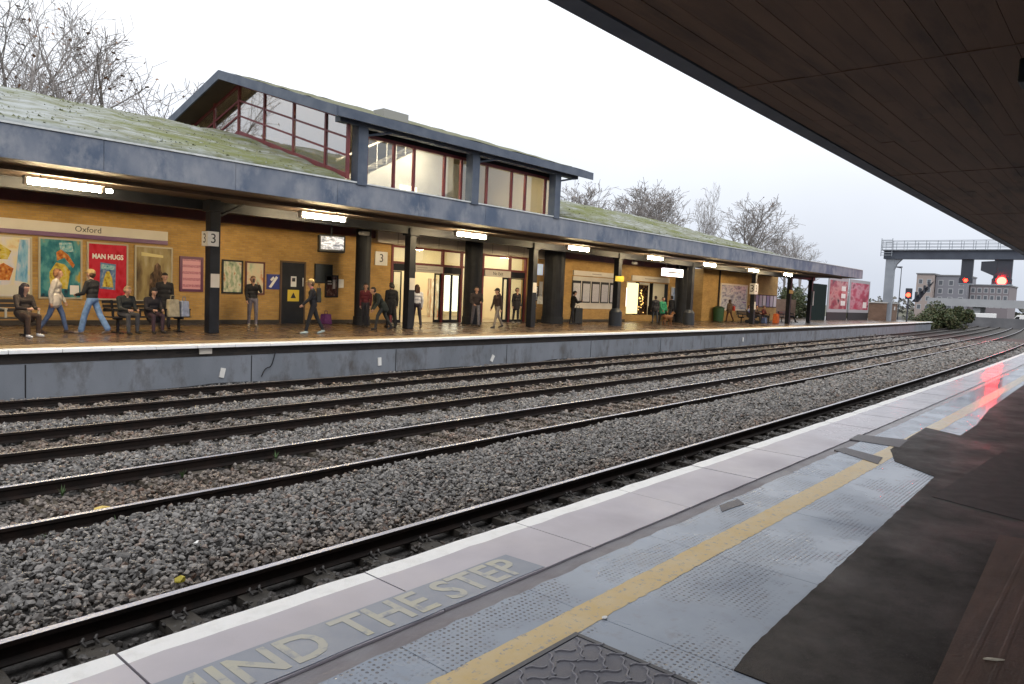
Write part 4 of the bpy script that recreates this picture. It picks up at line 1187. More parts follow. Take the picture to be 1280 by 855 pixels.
# timetable boards
tt = thing('timetable_board', 'cream timetable board holding five dark framed sheets beside the fat pier', 'timetable', (36.05, WY, 0.77))
g = MB(); g.box(-2.35, 2.4, -0.05, -0.001, 0.0, 1.87); g.build('backing', M['cream'], tt)
g = MB(); g.box(-2.35, 2.3, -0.09, -0.001, 1.92, 2.20); g.build('header', M['cream'], tt)
g = MB(); g.box(-0.5, 0.5, -0.094, -0.09, 2.02, 2.1); g.build('header_print', lines_mat('header_print', (0.5, 0.45, 0.38), (0.1, 0.08, 0.08), 2), tt)
for k in range(5):
    x = -1.98 + 0.97 * k
    g = MB(); g.box(x - 0.42, x + 0.42, -0.075, -0.051, 0.35, 1.62); fr_ = g.build('sheet_frame', M['dark'], tt)
    g = MB(); g.box(x - 0.34, x + 0.34, -0.085, -0.076, 0.42, 1.47); g.build('sheet', lines_mat('timetable_sheet', (0.62, 0.60, 0.62), (0.25, 0.24, 0.27), 30), fr_)
ss = board('shop_sign', 'long cream shop sign above the lit window', 'sign', 40.05, 44.9, 2.63, 2.97, M['cream'], None, y=WY, depth=0.09)
MB().box(41.6, 43.6, WY - 0.094, WY - 0.0905, 2.76, 2.85).build('print_line', lines_mat('shop_print', (0.5, 0.45, 0.38), (0.12, 0.1, 0.1), 2), ss)
board('blue_poster', 'tall blue framed poster right of the shop opening', 'poster', 45.25, 46.5, 0.4, 2.4, print_mat('poster_blue', [(0.12, 0.2, 0.42), (0.3, 0.4, 0.6), (0.5, 0.52, 0.62)], 4, 8.2), frm, 0.07)
board('picture_board', 'wide board of grey and mauve pictures behind the walking woman', 'notice board', 53.15, 58.2, 0.83, 2.95, print_mat('board_pictures', [(0.12, 0.12, 0.16), (0.3, 0.3, 0.36), (0.5, 0.5, 0.5), (0.2, 0.13, 0.28)], 8, 1.9, detail=3), M['cream'], 0.12)
pbd = thing('poster_rail', 'row of narrow blue and white posters above the seated group', 'posters', (61.9, WY, 1.15))
g = MB(); g.box(-3.0, 2.8, -0.03, -0.001, 0, 1.1); g.build('backing', M['dark'], pbd)
for k in range(7):
    g = MB(); x = -2.75 + 0.8 * k; g.box(x, x + 0.62, -0.05, -0.031, 0.08, 1.02); g.build('sheet', mat('narrow_poster_%d' % (k % 3), [(0.5, 0.52, 0.55), (0.12, 0.16, 0.3), (0.35, 0.36, 0.42)][k % 3], 0.4), pbd)
g = MB(); g.tube((52.75, WY - 0.08, 0), (52.75, WY - 0.08, SOF - 0.01), 0.06, 0.06, 10); tag(g.build('downpipe', M['black']), 'black downpipe on the brick wall beside the green bin', 'pipe')

# column signs
def numsign(X, Y, z, lab, s=0.46):
    t_ = thing('platform_number_sign', lab, 'sign', (X, Y, z))
    g_ = MB(); g_.box(-s / 2, s / 2, -0.19, 0.19, 0, s * 1.25); g_.build('box', M['white'], t_, bevel=0.01)
    text_obj('lettering', '3', s * 1.15, M['ink'], t_, (0, -0.193, s * 0.62), (PI / 2, 0, 0), 0.002)
    text_obj('lettering', '3', s * 1.15, M['ink'], t_, (-s / 2 - 0.003, 0.0, s * 0.62), (PI / 2, 0, -PI / 2), 0.002)


numsign(10.22, 20.7, 2.55, 'white platform number box on the first black column', 0.34)
numsign(50.9, 21.2, 2.15, 'white platform number box on the column before the picture board', 0.62)
for X, Y, z0, z1, lab in ((10.3, 20.7, 1.35, 1.75, 'small pale notice on the first black column'), (18.33, 21.2, 1.5, 1.95, 'small pale notice on the second black column'),
                          (25.72, 21.2, 1.6, 2.05, 'small pale notice on the column before the no exit doors'), (50.9, 21.2, 1.05, 1.6, 'small pale notice on the column before the picture board')):
    o = MB().box(X - 0.13, X + 0.13, Y - 0.175, Y - 0.157, z0, z1).build('column_notice', M['cream']); tag(o, lab, 'notice')
for X, lab in ((32.85, 'yellow sign across the column beside the timetable board'), (57.9, 'yellow sign across the column by the seated group')):
    o = MB().box(X - 0.5, X + 0.32, 21.0, 21.03, 2.38, 2.66).build('yellow_sign', mat('yellow_sign', (0.55, 0.42, 0.03), 0.4)); tag(o, lab, 'sign')
o = MB().box(62.85, 62.95, 20.95, 21.03, 1.5, 2.7).build('leaning_strip', M['white']); o.location = (0, 0, 0); tag(o, 'narrow white strip sign on the last canopy column', 'sign')
# hanging monitor, hanging lit sign, cameras
mo = thing('hanging_monitor', 'boxy lit monitor hanging under the canopy before the brick wall', 'monitor', (15.35, 22.0, SOF))
g = MB(); g.box(-0.46, 0.46, -0.05, 0.55, -1.17, -0.55); g.build('case', M['dark'], mo, bevel=0.03)
g = MB(); g.box(-0.40, 0.40, -0.062, -0.051, -1.08, -0.62); g.build('picture', M['screen'], mo)
g = MB(); g.tube((0, 0.25, -0.56), (0, 0.25, 0.005), 0.04); g.build('hanger', M['black'], mo)
mo.rotation_euler[2] = R(-28)
hs = thing('hanging_sign', 'lit white sign hanging under the canopy by the shop', 'sign', (38.8, 21.2, SOF))
g = MB(); g.box(-1.15, 1.15, -0.09, 0.09, -1.0, -0.55); g.build('box', emis('lit_sign_face', (0.95, 0.88, 1.0), 2.6), hs)
g = MB(); g.box(-0.75, 0.9, -0.094, -0.091, -0.82, -0.72); g.build('print_line', M['ink'], hs)
g = MB(); g.tube((-0.8, 0, -0.55), (-0.8, 0, 0.005), 0.02); g.tube((0.8, 0, -0.55), (0.8, 0, 0.005), 0.02); g.build('hanger', M['black'], hs)
for X, lab in ((16.9, 'grey camera bracket under the canopy by the round pier'), (36.2, 'grey camera under the canopy above the timetable board'), (43.0, 'grey camera under the canopy near the shop')):
    t = thing('security_camera', lab, 'camera', (X, 22.3, SOF))
    g = MB(); g.tube((0, 0, 0.004), (0, 0, -0.3), 0.03); g.build('stem', M['black'], t)
    g = MB(); g.box(-0.12, 0.28, -0.07, 0.07, -0.42, -0.28); g.tube((-0.12, 0, -0.35), (-0.17, 0, -0.35), 0.05); g.build('body', M['stair'], t, bevel=0.01)

# ------------------------------------------------------------------ glazed lantern rising through the canopy roof
LX0, LX1 = 12.6, 22.95
RDG = 23.6
ln = thing('roof_lantern', 'glazed clerestory with overhanging pitched roof and red window frames above the canopy', 'roof lantern', (0, 0, 0))


def lz(y):
    return 8.46 - PITCHR * abs(y - RDG)


rx0, rx1 = 11.9, 24.05
g = MB()
g.prism([(17.0, lz(17.0)), (RDG, lz(RDG)), (RDG, lz(RDG) - 0.14), (17.0, lz(17) - 0.14)], rx0, rx1, 'x')
g.prism([(RDG + 0.003, lz(RDG)), (30.2, lz(30.2)), (30.2, lz(30.2) - 0.14), (RDG + 0.003, lz(RDG) - 0.14)], rx0, rx1, 'x'); g.build('roof', M['soffit'], ln)
g = MB(); r_ = random.Random(9)
for (ya, yb) in ((17.06, RDG), (RDG, 30.1)):
    n = 14; nx = 24
    vv = []
    for i in range(nx + 1):
        for j in range(n + 1):
            y = ya + (yb - ya) * j / n; vv.append((rx0 + 0.06 + (rx1 - rx0 - 0.12) * i / nx, y, lz(y) + 0.015 + r_.uniform(0.0, 0.05)))
    b = (n + 1)
    g.add(vv, [(i * b + j, (i + 1) * b + j, (i + 1) * b + j + 1, i * b + j + 1) for i in range(nx) for j in range(n)])
g.build('roof_moss', mat('roof_moss_strip', (0.115, 0.12, 0.055), 0.95, (0.16, 0.16, 0.11), 3.0, bump=0.8, bscale=20), ln)
g = MB(); g.box(rx0, rx1, 16.94, 16.998, lz(17) - 0.25, lz(17) + 0.02); g.build('eave_board', M['blue_steel'], ln)
g = MB(); g.box(rx0 + 0.3, rx1 - 0.55, 17.25, 17.5, lz(17.2) - 0.36, lz(17.2) - 0.142); g.build('eave_beam', M['blue_steel'], ln)
g = MB()
g.prism([(16.95, lz(17) + 0.02), (RDG, lz(RDG) + 0.03), (30.25, lz(30.2) + 0.02), (30.25, lz(30.2) - 0.26), (RDG, lz(RDG) - 0.26), (16.95, lz(17) - 0.26)], rx0 - 0.06, rx0 - 0.003, 'x'); g.build('gable_board', M['blue_steel'], ln)
g = MB(); g.prism([(16.95, lz(17) + 0.02), (RDG, lz(RDG) + 0.03), (30.25, lz(30.2) + 0.02), (30.25, lz(30.2) - 0.26), (RDG, lz(RDG) - 0.26), (16.95, lz(17) - 0.26)], rx1 + 0.003, rx1 + 0.06, 'x'); g.build('gable_board', M['blue_steel'], ln)
g = MB(); g.box(14.3, 15.3, 18.0, 18.5, lz(18.0) - 0.05, lz(18.5) + 0.14); g.build('roof_vent', mat('grey_vent', (0.3, 0.3, 0.28), 0.8), ln)
# gable end glazing: mullions, rails parallel to the roof pitch, panes
GY = [17.42, 18.5, 20.22, 21.95, 23.6, 25.3, 27.0]
for y in GY:
    b0 = roofz(y) - 0.05; t0 = lz(y) - 0.16
    g = MB(); g.box(LX0 - 0.045, LX0 + 0.045, y - 0.04, y + 0.04, b0, t0); g.build('mullion', M['redframe'], ln)


def sloped_bar(y0, y1, f, h=0.07, nm='glazing_bar'):
    g_ = MB(); g_.prism([(y0, f(y0) - h / 2), (y1, f(y1) - h / 2), (y1, f(y1) + h / 2), (y0, f(y0) + h / 2)], LX0 - 0.035, LX0 + 0.035, 'x'); g_.build(nm, M['redframe'], ln)


for a, b in zip(GY[:-1], GY[1:]):
    for off, h in ((0.04, 0.14), (0.60, 0.06), (1.10, 0.06), (1.62, 0.08)):
        sloped_bar(a + 0.041, b - 0.041, lambda y, o_=off: (roofz(y)) + o_, h)
    g = MB(); g.prism([(a + 0.041, roofz(a) + 0.1), (b - 0.041, roofz(b) + 0.1), (b - 0.041, lz(b) - 0.3), (a + 0.041, lz(a) - 0.3)], LX0 - 0.006, LX0 + 0.006, 'x'); g.build('gable_pane', M['gable_glass'], ln)
# front windows between piers
for X in (13.05, 17.75, 22.3):
    g = MB(); g.box(X - 0.17, X + 0.17, 17.30, 17.62, 4.50, lz(17.3) - 0.14); g.build('pier', M['blue_steel'], ln)
    g = MB(); g.tube((X + 0.15, 17.45, 5.95), (X + 0.95, 17.2, 6.16), 0.035); g.build('strut', M['blue_steel'], ln)
WYL = 17.9
mull = [13.62, 14.68, 15.5, 16.84, 17.63, 18.35, 18.91, 20.25, 21.04, 22.25, 22.70]
for X in mull:
    g = MB(); g.box(X - 0.04, X + 0.04, WYL - 0.04, WYL + 0.05, 4.60, 6.02); g.build('mullion', M['redframe'], ln)
for a, b in zip(mull[:-1], mull[1:]):
    g = MB(); g.box(a + 0.041, b - 0.041, WYL, WYL + 0.012, 4.66, 6.02); g.build('window_pane', M['lantern_glass'], ln)
g = MB(); g.box(13.4, 22.78, WYL - 0.05, WYL + 0.06, 6.02, 6.11); g.build('window_head', M['redframe'], ln)
g = MB(); g.box(13.4, 22.78, WYL - 0.05, WYL + 0.06, 4.55, 4.598); g.build('window_sill', M['redframe'], ln)
g = MB(); g.box(13.4, 22.78, WYL + 0.0, WYL + 0.2, 6.112, lz(18.0) - 0.142); g.build('window_lintel', M['black'], ln)
# interior of the lantern: floor, back wall, right wall, stair flight, lamps
g = MB()
for ya, yb in ((18.15, RDG), (RDG, 29.4)):
    g.hexa([(LX0 + 0.08, ya, lz(ya) - 0.18), (LX1 - 0.17, ya, lz(ya) - 0.18), (LX1 - 0.17, yb, lz(yb) - 0.18), (LX0 + 0.08, yb, lz(yb) - 0.18),
            (LX0 + 0.08, ya, lz(ya) - 0.15), (LX1 - 0.17, ya, lz(ya) - 0.15), (LX1 - 0.17, yb, lz(yb) - 0.15), (LX0 + 0.08, yb, lz(yb) - 0.15)])
g.build('ceiling_lining', mat('pale_ceiling_lining', (0.68, 0.60, 0.47), 0.8), ln)
g = MB(); g.box(LX0 + 0.05, LX1, 17.62, 29.6, 4.42, 4.54); g.build('floor', M['stair'], ln)
g = MB(); g.prism([(17.7, 4.54), (29.5, 4.54), (29.5, lz(29.5) - 0.15), (RDG, lz(RDG) - 0.15), (17.7, lz(17.7) - 0.15)], LX1 - 0.15, LX1, 'x'); g.build('end_wall', M['interior'], ln)
g = MB(); g.box(LX0 + 0.05, LX1 - 0.16, 26.6, 26.8, 4.54, lz(26.8) - 0.16); g.build('back_wall', M['interior'], ln)
for y in (19.3, 20.6):
    g = MB(); g.prism([(13.3, 4.56), (17.5, 4.56), (18.6, 5.2), (18.6, 6.9), (17.9, 6.9), (14.3, 4.95), (13.3, 4.75)], y, y + 0.12, 'y'); g.build('stair_string', M['stair'], ln)
for k in range(13):
    g = MB(); x = 13.9 + 0.31 * k; z = 4.62 + 0.172 * k; g.box(x, x + 0.33, 19.421, 20.599, z - 0.05, z); g.build('stair_tread', M['stair'], ln)
g = MB(); g.tube((13.5, 19.28, 5.45), (16.5, 19.28, 7.0), 0.035); g.build('handrail', M['white'], ln)
for k in range(7):
    g = MB(); x = 13.9 + 0.4 * k; z0 = 4.72 + (x - 13.7) * 0.52; g.tube((x, 19.28, z0), (x, 19.28, z0 + 0.95), 0.014, 0.014, 5); g.build('baluster', M['white'], ln)
g = MB(); g.box(18.2, 22.7, 22.5, 22.62, 4.54, 6.9); g.build('partition', M['stair'], ln)
for X, y, z in ((14.6, 18.42, 6.36), (16.4, 18.42, 6.36), (20.3, 18.42, 6.36)):
    g = MB(); g.box(X - 0.6, X + 0.6, y - 0.12, y + 0.12, z, z + 0.06); o = g.build('lamp', M['lantern_light'], ln)
    g = MB(); g.tube((X, y, z + 0.06), (X, y, lz(y) - 0.13), 0.012); g.build('lamp_hanger', M['black'], ln)
g = MB(); g.box(16.1, 16.8, 19.2, 19.4, 4.6, 5.05); g.build('glowing_sign', emis('lantern_glowing_sign', (1, 0.9, 0.65), 3.0), ln)

# ------------------------------------------------------------------ people
CLOTH = {}


def cloth(c, rough=0.85):
    k = tuple(round(x, 3) for x in c)
    if k not in CLOTH:
        CLOTH[k] = mat('cloth_%d' % len(CLOTH), c, rough, tuple(x * 0.65 for x in c), 9.0, bump=0.7, bscale=16)
    return CLOTH[k]


def cone_mesh(prims):
    """closed round-ended cones, later fused into one skin"""
    V, F = [], []
    NS = 12
    for p0, r0, p1, r1, _ in prims:
        p0, p1 = np.array(p0, float), np.array(p1, float)
        d = p1 - p0; L_ = np.linalg.norm(d)
        d = d / L_ if L_ > 1e-6 else np.array([0, 0, 1.0])
        a = np.cross(d, [1, 0, 0] if abs(d[0]) < 0.8 else [0, 1, 0]); a /= np.linalg.norm(a); b = np.cross(d, a)
        rings = []
        for t in (-80, -50, -20, 0):
            rings.append((p0 + d * r0 * math.sin(R(t)), r0 * math.cos(R(t))))
        for t in (0, 20, 50, 80):
            rings.append((p1 + d * r1 * math.sin(R(t)), r1 * math.cos(R(t))))
        b0 = len(V)
        for c, r in rings:
            for k in range(NS):
                t = 2 * PI * k / NS
                V.append(c + (a * math.cos(t) + b * math.sin(t)) * r)
        for i in range(len(rings) - 1):
            for k in range(NS):
                q = (k + 1) % NS
                F.append((b0 + i * NS + k, b0 + i * NS + q, b0 + (i + 1) * NS + q, b0 + (i + 1) * NS + k))
        F.append([b0 + k for k in range(NS)][::-1]); F.append([b0 + (len(rings) - 1) * NS + k for k in range(NS)])
    return V, F


def fuse(name, prims, mats, voxel=0.013, smooth_it=3):
    """one continuous surface from overlapping cones; every face takes the material of the limb it lies on"""
    V, F = cone_mesh(prims)
    me = bpy.data.meshes.new('tmp'); me.from_pydata([tuple(v) for v in V], [], F)
    o = bpy.data.objects.new('tmp', me); col.objects.link(o)
    md = o.modifiers.new('r', 'REMESH'); md.mode = 'VOXEL'; md.voxel_size = voxel; md.use_smooth_shade = True
    s = o.modifiers.new('s', 'SMOOTH'); s.factor = 0.5; s.iterations = smooth_it
    bpy.context.view_layer.update()
    dg = bpy.context.evaluated_depsgraph_get()
    out = bpy.data.meshes.new_from_object(o.evaluated_get(dg))
    bpy.data.objects.remove(o); bpy.data.meshes.remove(me)
    out.name = name
    keys = list(mats.keys())
    out.materials.clear()
    for k in keys:
        out.materials.append(mats[k])
    n = len(out.polygons)
    if len(keys) > 1 and n:
        c = np.zeros(n * 3); out.polygons.foreach_get('center', c); c = c.reshape(-1, 3)
        best = np.full(n, 1e9); idx = np.zeros(n, np.int32)
        for p0, r0, p1, r1, tg in prims:
            p0, p1 = np.array(p0, float), np.array(p1, float); d = p1 - p0; L2 = max(1e-9, d @ d)
            t = np.clip(((c - p0) @ d) / L2, 0, 1)
            ds = np.linalg.norm(c - (p0 + t[:, None] * d), axis=1) - (r0 + (r1 - r0) * t)
            w = ds < best; best[w] = ds[w]; idx[w] = keys.index(tg)
        out.polygons.foreach_set('material_index', idx)
    out.polygons.foreach_set('use_smooth', [True] * n)
    out.update()
    return out


SKIN = mat('skin', (0.46, 0.27, 0.19), 0.55, (0.40, 0.22, 0.15), 8.0)
SHOE_D = mat('dark_shoe', (0.02, 0.018, 0.018), 0.5)


def rot_y(v, a):
    return np.array([v[0] * math.cos(a) + v[2] * math.sin(a), v[1], -v[0] * math.sin(a) + v[2] * math.cos(a)])


def person(label, X, Y, face, H=1.72, top=(0.02, 0.02, 0.025), legs=(0.03, 0.035, 0.05), shoe=None, hair=(0.03, 0.02, 0.015), pose='stand',
           L=(8, 4), Rr=(-8, 4), armL=(5, 15), armR=(-5, 15), lean=2, head=0, turn=0, long_hair=0.0, hat=None, coat=0.0, flare=0.0, bulk=1.0, collar=None, z=0.0, hood=False):
    s = H / 1.72
    P = []

    def rc(p0, r0, p1, r1, tg):
        P.append((np.array(p0) * 1.0, r0 * s, np.array(p1) * 1.0, r1 * s, tg))
    th, sh = 0.425 * s, 0.42 * s
    seated = pose == 'sit'
    hz = 0.56 * s if seated else 0.93 * s
    ank = []
    for sg, (a, kb) in ((1, L), (-1, Rr)):
        hip = np.array([0, 0.085 * s * sg, hz])
        a_, k_ = R(a), R(kb)
        spread = (0.05 if seated else 0.02) * sg * s
        knee = hip + np.array([math.sin(a_) * th, spread, -math.cos(a_) * th])
        an = knee + np.array([math.sin(a_ - k_) * sh, 0, -math.cos(a_ - k_) * sh])
        ank.append((hip, knee, an, a_ - k_))
    low = min(q[2][2] for q in ank)
    dz = 0.085 * s - low
    for sg, (hip, knee, an, sa) in zip((1, -1), ank):
        hip, knee, an = hip + [0, 0, dz], knee + [0, 0, dz], an + [0, 0, dz]
        rc(hip, 0.088, knee, 0.066 + flare * 0.4, 'legs'); rc(knee, 0.064 + flare * 0.4, an + [0, 0, 0.015], 0.05 + flare, 'legs')
        fp = max(-0.9, min(0.5, -sa * 0.7)) if sa < 0 else -0.25 * sa
        fd = np.array([math.cos(fp), 0.12 * sg, math.sin(fp) * (-1 if sa < 0 else 1)])
        heel = an + np.array([-0.03 * s, 0, -0.045 * s])
        rc(heel, 0.042, an + fd * 0.155 * s + np.array([0, 0, -0.055 * s]), 0.034, 'shoe')
        rc(an, 0.045, an + [0, 0, -0.03 * s], 0.045, 'shoe')
    pc = np.array([0, 0, hz + dz])
    le = R(lean)
    u = np.array([math.sin(le), 0, math.cos(le)]); f = np.array([math.cos(le), 0, -math.sin(le)])
    lat = np.array([0, 1.0, 0])
    at = lambda h, fwd=0.0, side=0.0: pc + u * h * s + f * fwd * s + lat * side * s
    b_ = bulk
    rc(at(0.0, -0.01, -0.06), 0.108, at(0.0, -0.01, 0.06), 0.108, 'legs')
    rc(at(0.09, 0, -0.05), 0.108 * b_, at(0.09, 0, 0.05), 0.108 * b_, 'top')
    rc(at(0.22, 0, -0.06), 0.108 * b_, at(0.22, 0, 0.06), 0.108 * b_, 'top')
    rc(at(0.36, 0, -0.09), 0.108 * b_, at(0.36, 0, 0.09), 0.108 * b_, 'top')
    rc(at(0.45, -0.01, -0.13), 0.068 * b_, at(0.45, -0.01, 0.13), 0.068 * b_, 'top')
    if coat:
        n_ = 3
        for q in range(n_):
            w = 0.075 + 0.015 * q
            rc(at(0.05, 0, -w), 0.125 * b_, at(-coat, 0.10 * coat if not seated else 0.2, -w), 0.115 * b_, 'top'); rc(at(0.05, 0, w), 0.125 * b_, at(-coat, 0.10 * coat if not seated else 0.2, w), 0.115 * b_, 'top')
            break
    rc(at(0.46), 0.062, at(0.56, 0.015), 0.055, 'skin')
    rc(at(0.485, -0.005, -0.035), 0.062, at(0.485, 0.0, 0.035), 0.062, 'collar' if collar else 'top')
    if hood:
        rc(at(0.52, -0.08), 0.08, at(0.48, -0.10), 0.07, 'top')
    # head, turned and tilted on the neck
    hc = at(0.665, 0.025)
    tn, hd = R(turn), R(head + lean * 0.5)
    hf = np.array([math.cos(tn) * math.cos(hd), math.sin(tn) * math.cos(hd), -math.sin(hd)])
    hl = np.array([-math.sin(tn), math.cos(tn), 0]); hu = np.cross(hf, hl)
    hp = lambda a, b, c: hc + (hf * a + hl * b + hu * c) * s
    rc(hp(-0.02, 0, 0.03), 0.088, hp(0.012, 0, 0.02), 0.085, 'skin'); rc(hp(0.0, 0, 0.0), 0.08, hp(0.035, 0, -0.065), 0.05, 'skin')
    rc(hp(0.09, 0, 0.0), 0.013, hp(0.105, 0, -0.025), 0.017, 'skin')
    for sg in (1, -1):
        rc(hp(-0.005, 0.085 * sg, 0.01), 0.016, hp(-0.01, 0.088 * sg, -0.02), 0.014, 'skin')
        rc(hp(0.083, 0.032 * sg, 0.018), 0.010, hp(0.084, 0.034 * sg, 0.018), 0.010, 'eye')
    rc(hp(0.082, -0.018, -0.055), 0.008, hp(0.082, 0.018, -0.055), 0.008, 'lip')
    # arms with hands
    for sg, (a, e_) in ((1, armL), (-1, armR)):
        shp = at(0.44, -0.01, 0.185 * sg * (0.5 + 0.5 * b_))
        a_ = R(a); out_ = 0.12 * sg
        ad = math.sin(a_) * f - math.cos(a_) * u
        ad = ad + lat * out_; ad /= np.linalg.norm(ad)
        el = shp + ad * 0.285 * s
        a2 = R(a + e_)
        fd = math.sin(a2) * f - math.cos(a2) * u
        fd = fd - lat * (0.35 * sg if e_ > 40 else 0.02 * sg); fd /= np.linalg.norm(fd)
        wr = el + fd * 0.25 * s
        rc(shp, 0.066 * b_, el, 0.05 * b_, 'top'); rc(el, 0.05 * b_, wr, 0.038 * b_, 'top')
        pe = wr + fd * 0.085 * s
        rc(wr, 0.027, pe, 0.03, 'skin')
        side = np.cross(fd, lat); side /= max(1e-6, np.linalg.norm(side))
        inn = -lat * sg
        for q, ln_ in zip((-0.027, -0.009, 0.009, 0.027), (0.06, 0.075, 0.07, 0.052)):
            k1 = pe + side * q * s; k2 = k1 + (fd * 0.8 + inn * 0.35) * ln_ * 0.55 * s; k3 = k2 + (fd * 0.5 + inn * 0.8) * ln_ * 0.5 * s
            rc(k1, 0.011, k2, 0.0105, 'skin'); rc(k2, 0.0105, k3, 0.0095, 'skin')
        t0 = wr + fd * 0.03 * s - side * 0.03 * s
        rc(t0, 0.013, t0 + (fd * 0.6 - side * 0.6) * 0.055 * s, 0.0105, 'skin')
    mats = {'skin': SKIN, 'top': cloth(top), 'legs': cloth(legs), 'shoe': cloth(shoe) if shoe else SHOE_D, 'eye': M['ink'], 'lip': mat('lip', (0.35, 0.12, 0.10), 0.5)}
    if collar:
        mats['collar'] = cloth(collar)
    me = fuse('person', P, mats)
    o = link('person', me, None, 0, (X, Y, z), R(face))
    tag(o, label, 'person')
    Hh = []

    def hr(a, r0, b, r1):
        Hh.append((a, r0 * s, b, r1 * s, 'h'))
    if hair is not None:
        hr(hp(-0.035, 0, 0.05), 0.088, hp(-0.005, 0, 0.055), 0.082); hr(hp(-0.05, -0.03, 0.0), 0.07, hp(-0.05, 0.03, 0.0), 0.07); hr(hp(-0.05, 0, -0.03), 0.066, hp(-0.045, 0, 0.02), 0.075)
        if long_hair:
            for sd in (-0.05, 0, 0.05):
                hr(hp(-0.06, sd, 0.0), 0.06, hp(-0.06, sd * 1.5, 0) - u * long_hair * s, 0.04)
            for sd in (-0.075, 0.075):
                hr(hp(-0.01, sd, 0.02), 0.032, hp(-0.01, sd * 1.1, 0) - u * long_hair * 0.75 * s, 0.025)
        hm = fuse('hair', Hh, {'h': cloth(hair)}, 0.014, 2)
        link('hair', hm, o)
    if hat is not None:
        Q = [(hp(-0.03, 0, 0.055), 0.098 * s, hp(0.0, 0, 0.06), 0.095 * s, 'h'), (hp(0.06, -0.04, 0.058), 0.022 * s, hp(0.145, -0.025, 0.045), 0.014 * s, 'h'),
             (hp(0.06, 0.04, 0.058), 0.022 * s, hp(0.145, 0.025, 0.045), 0.014 * s, 'h'), (hp(0.06, 0.0, 0.06), 0.024 * s, hp(0.15, 0.0, 0.047), 0.015 * s, 'h')]
        hm = fuse('cap', Q, {'h': cloth(hat)}, 0.014, 1); link('cap', hm, o)
    return o, pc


BLK, DKB, JEAN, LJEAN, GREYJ = (0.016, 0.016, 0.02), (0.03, 0.03, 0.042), (0.06, 0.10, 0.22), (0.17, 0.29, 0.52), (0.13, 0.12, 0.16)


def dirv(a):
    return Vector((math.cos(R(a)), math.sin(R(a)), 0))


def sit(label, fx, fy, face, **kw):
    """seated figure whose feet rest at (fx, fy)"""
    d_ = dirv(face) * 0.50
    kw.setdefault('armL', (30, 65)); kw.setdefault('armR', (30, 65))
    return person(label, fx - d_.x, fy - d_.y, face, pose='sit', L=kw.pop('L', (86, 88)), Rr=kw.pop('Rr', (84, 82)), **kw)


def bench(label, X, Y, rz, L_=2.0, arm=None, group=None):
    t_ = thing('bench', label, 'bench', (X, Y, 0), R(rz), group)
    sm = mat('dark_bench_mesh', (0.025, 0.022, 0.022), 0.45)
    for k in range(5):
        g_ = MB(); y = -0.24 + 0.1 * k; g_.box(-L_ / 2, L_ / 2, y, y + 0.08, 0.43, 0.455); g_.build('seat_slat', sm, t_)
    for k in range(3):
        g_ = MB(); z_ = 0.58 + 0.11 * k; y = 0.27 + 0.03 * k; g_.box(-L_ / 2, L_ / 2, y, y + 0.025, z_, z_ + 0.085); g_.build('back_slat', sm, t_)
    for x_ in (-L_ / 2 + 0.25, L_ / 2 - 0.25):
        g_ = MB(); g_.box(x_ - 0.03, x_ + 0.03, -0.2, 0.22, 0.37, 0.43); g_.box(x_ - 0.03, x_ + 0.03, -0.03, 0.03, 0.03, 0.37); g_.box(x_ - 0.04, x_ + 0.04, -0.25, 0.27, 0.0, 0.03)
        g_.hexa([(x_ - 0.02, 0.20, 0.40), (x_ + 0.02, 0.20, 0.40), (x_ + 0.02, 0.26, 0.40), (x_ - 0.02, 0.26, 0.40), (x_ - 0.02, 0.30, 0.90), (x_ + 0.02, 0.30, 0.90), (x_ + 0.02, 0.36, 0.90), (x_ - 0.02, 0.36, 0.90)])
        g_.build('leg', M['black'], t_)
    for x_ in np.linspace(-L_ / 2 + 0.03, L_ / 2 - 0.03, 4):
        g_ = MB(); g_.box(x_ - 0.025, x_ + 0.025, -0.22, 0.26, 0.655, 0.685); g_.box(x_ - 0.02, x_ + 0.02, -0.2, -0.165, 0.456, 0.654); g_.build('armrest', arm or M['black'], t_)
    return t_


bench('dark bench with pale armrests holding the person in white shoes', 4.75, 20.72, 6, 2.2, mat('pale_armrest', (0.5, 0.46, 0.36), 0.4), 'platform benches')
bench('dark bench under the olive poster holding shopping bags', 8.75, 21.27, 8, 2.3, None, 'platform benches')
bench('dark bench below the row of narrow posters', 54.2, 22.4, 0, 5.2, None, 'platform benches')
bench('dark bench by the last canopy column', 62.2, 22.9, 0, 2.4, None, 'platform benches')

sit('person seated in dark brown jacket and brown trousers with white shoes', 5.62, 20.12, -72, top=(0.035, 0.024, 0.02), legs=(0.06, 0.032, 0.02), shoe=(0.7, 0.7, 0.72), hair=(0.025, 0.018, 0.025), long_hair=0.3, head=18, turn=25, lean=8, coat=0.06, H=1.68)
person('person walking in cream jacket over dark top and blue jeans', 6.45, 21.5, -25, 1.73, (0.52, 0.47, 0.42), JEAN, hair=(0.20, 0.09, 0.04), L=(20, 8), Rr=(-16, 14), armL=(12, 20), armR=(-14, 20), lean=4, coat=0.12, bulk=1.12, shoe=(0.05, 0.03, 0.03), long_hair=0.05)
person('person with tan cap, black jumper and wide pale blue jeans', 7.22, 21.15, 128, 1.74, BLK, LJEAN, shoe=(0.25, 0.2, 0.18), hair=(0.12, 0.06, 0.03), hat=(0.42, 0.30, 0.14), L=(19, 6), Rr=(-20, 10), armL=(20, 60), armR=(10, 40), flare=0.028, bulk=1.08)
sit('person with fair hair seated on the bench in black coat and grey trousers', 8.10, 20.62, -78, top=(0.018, 0.02, 0.02), legs=(0.05, 0.05, 0.058), hair=(0.30, 0.21, 0.12), head=15, lean=14, bulk=1.1, H=1.7)
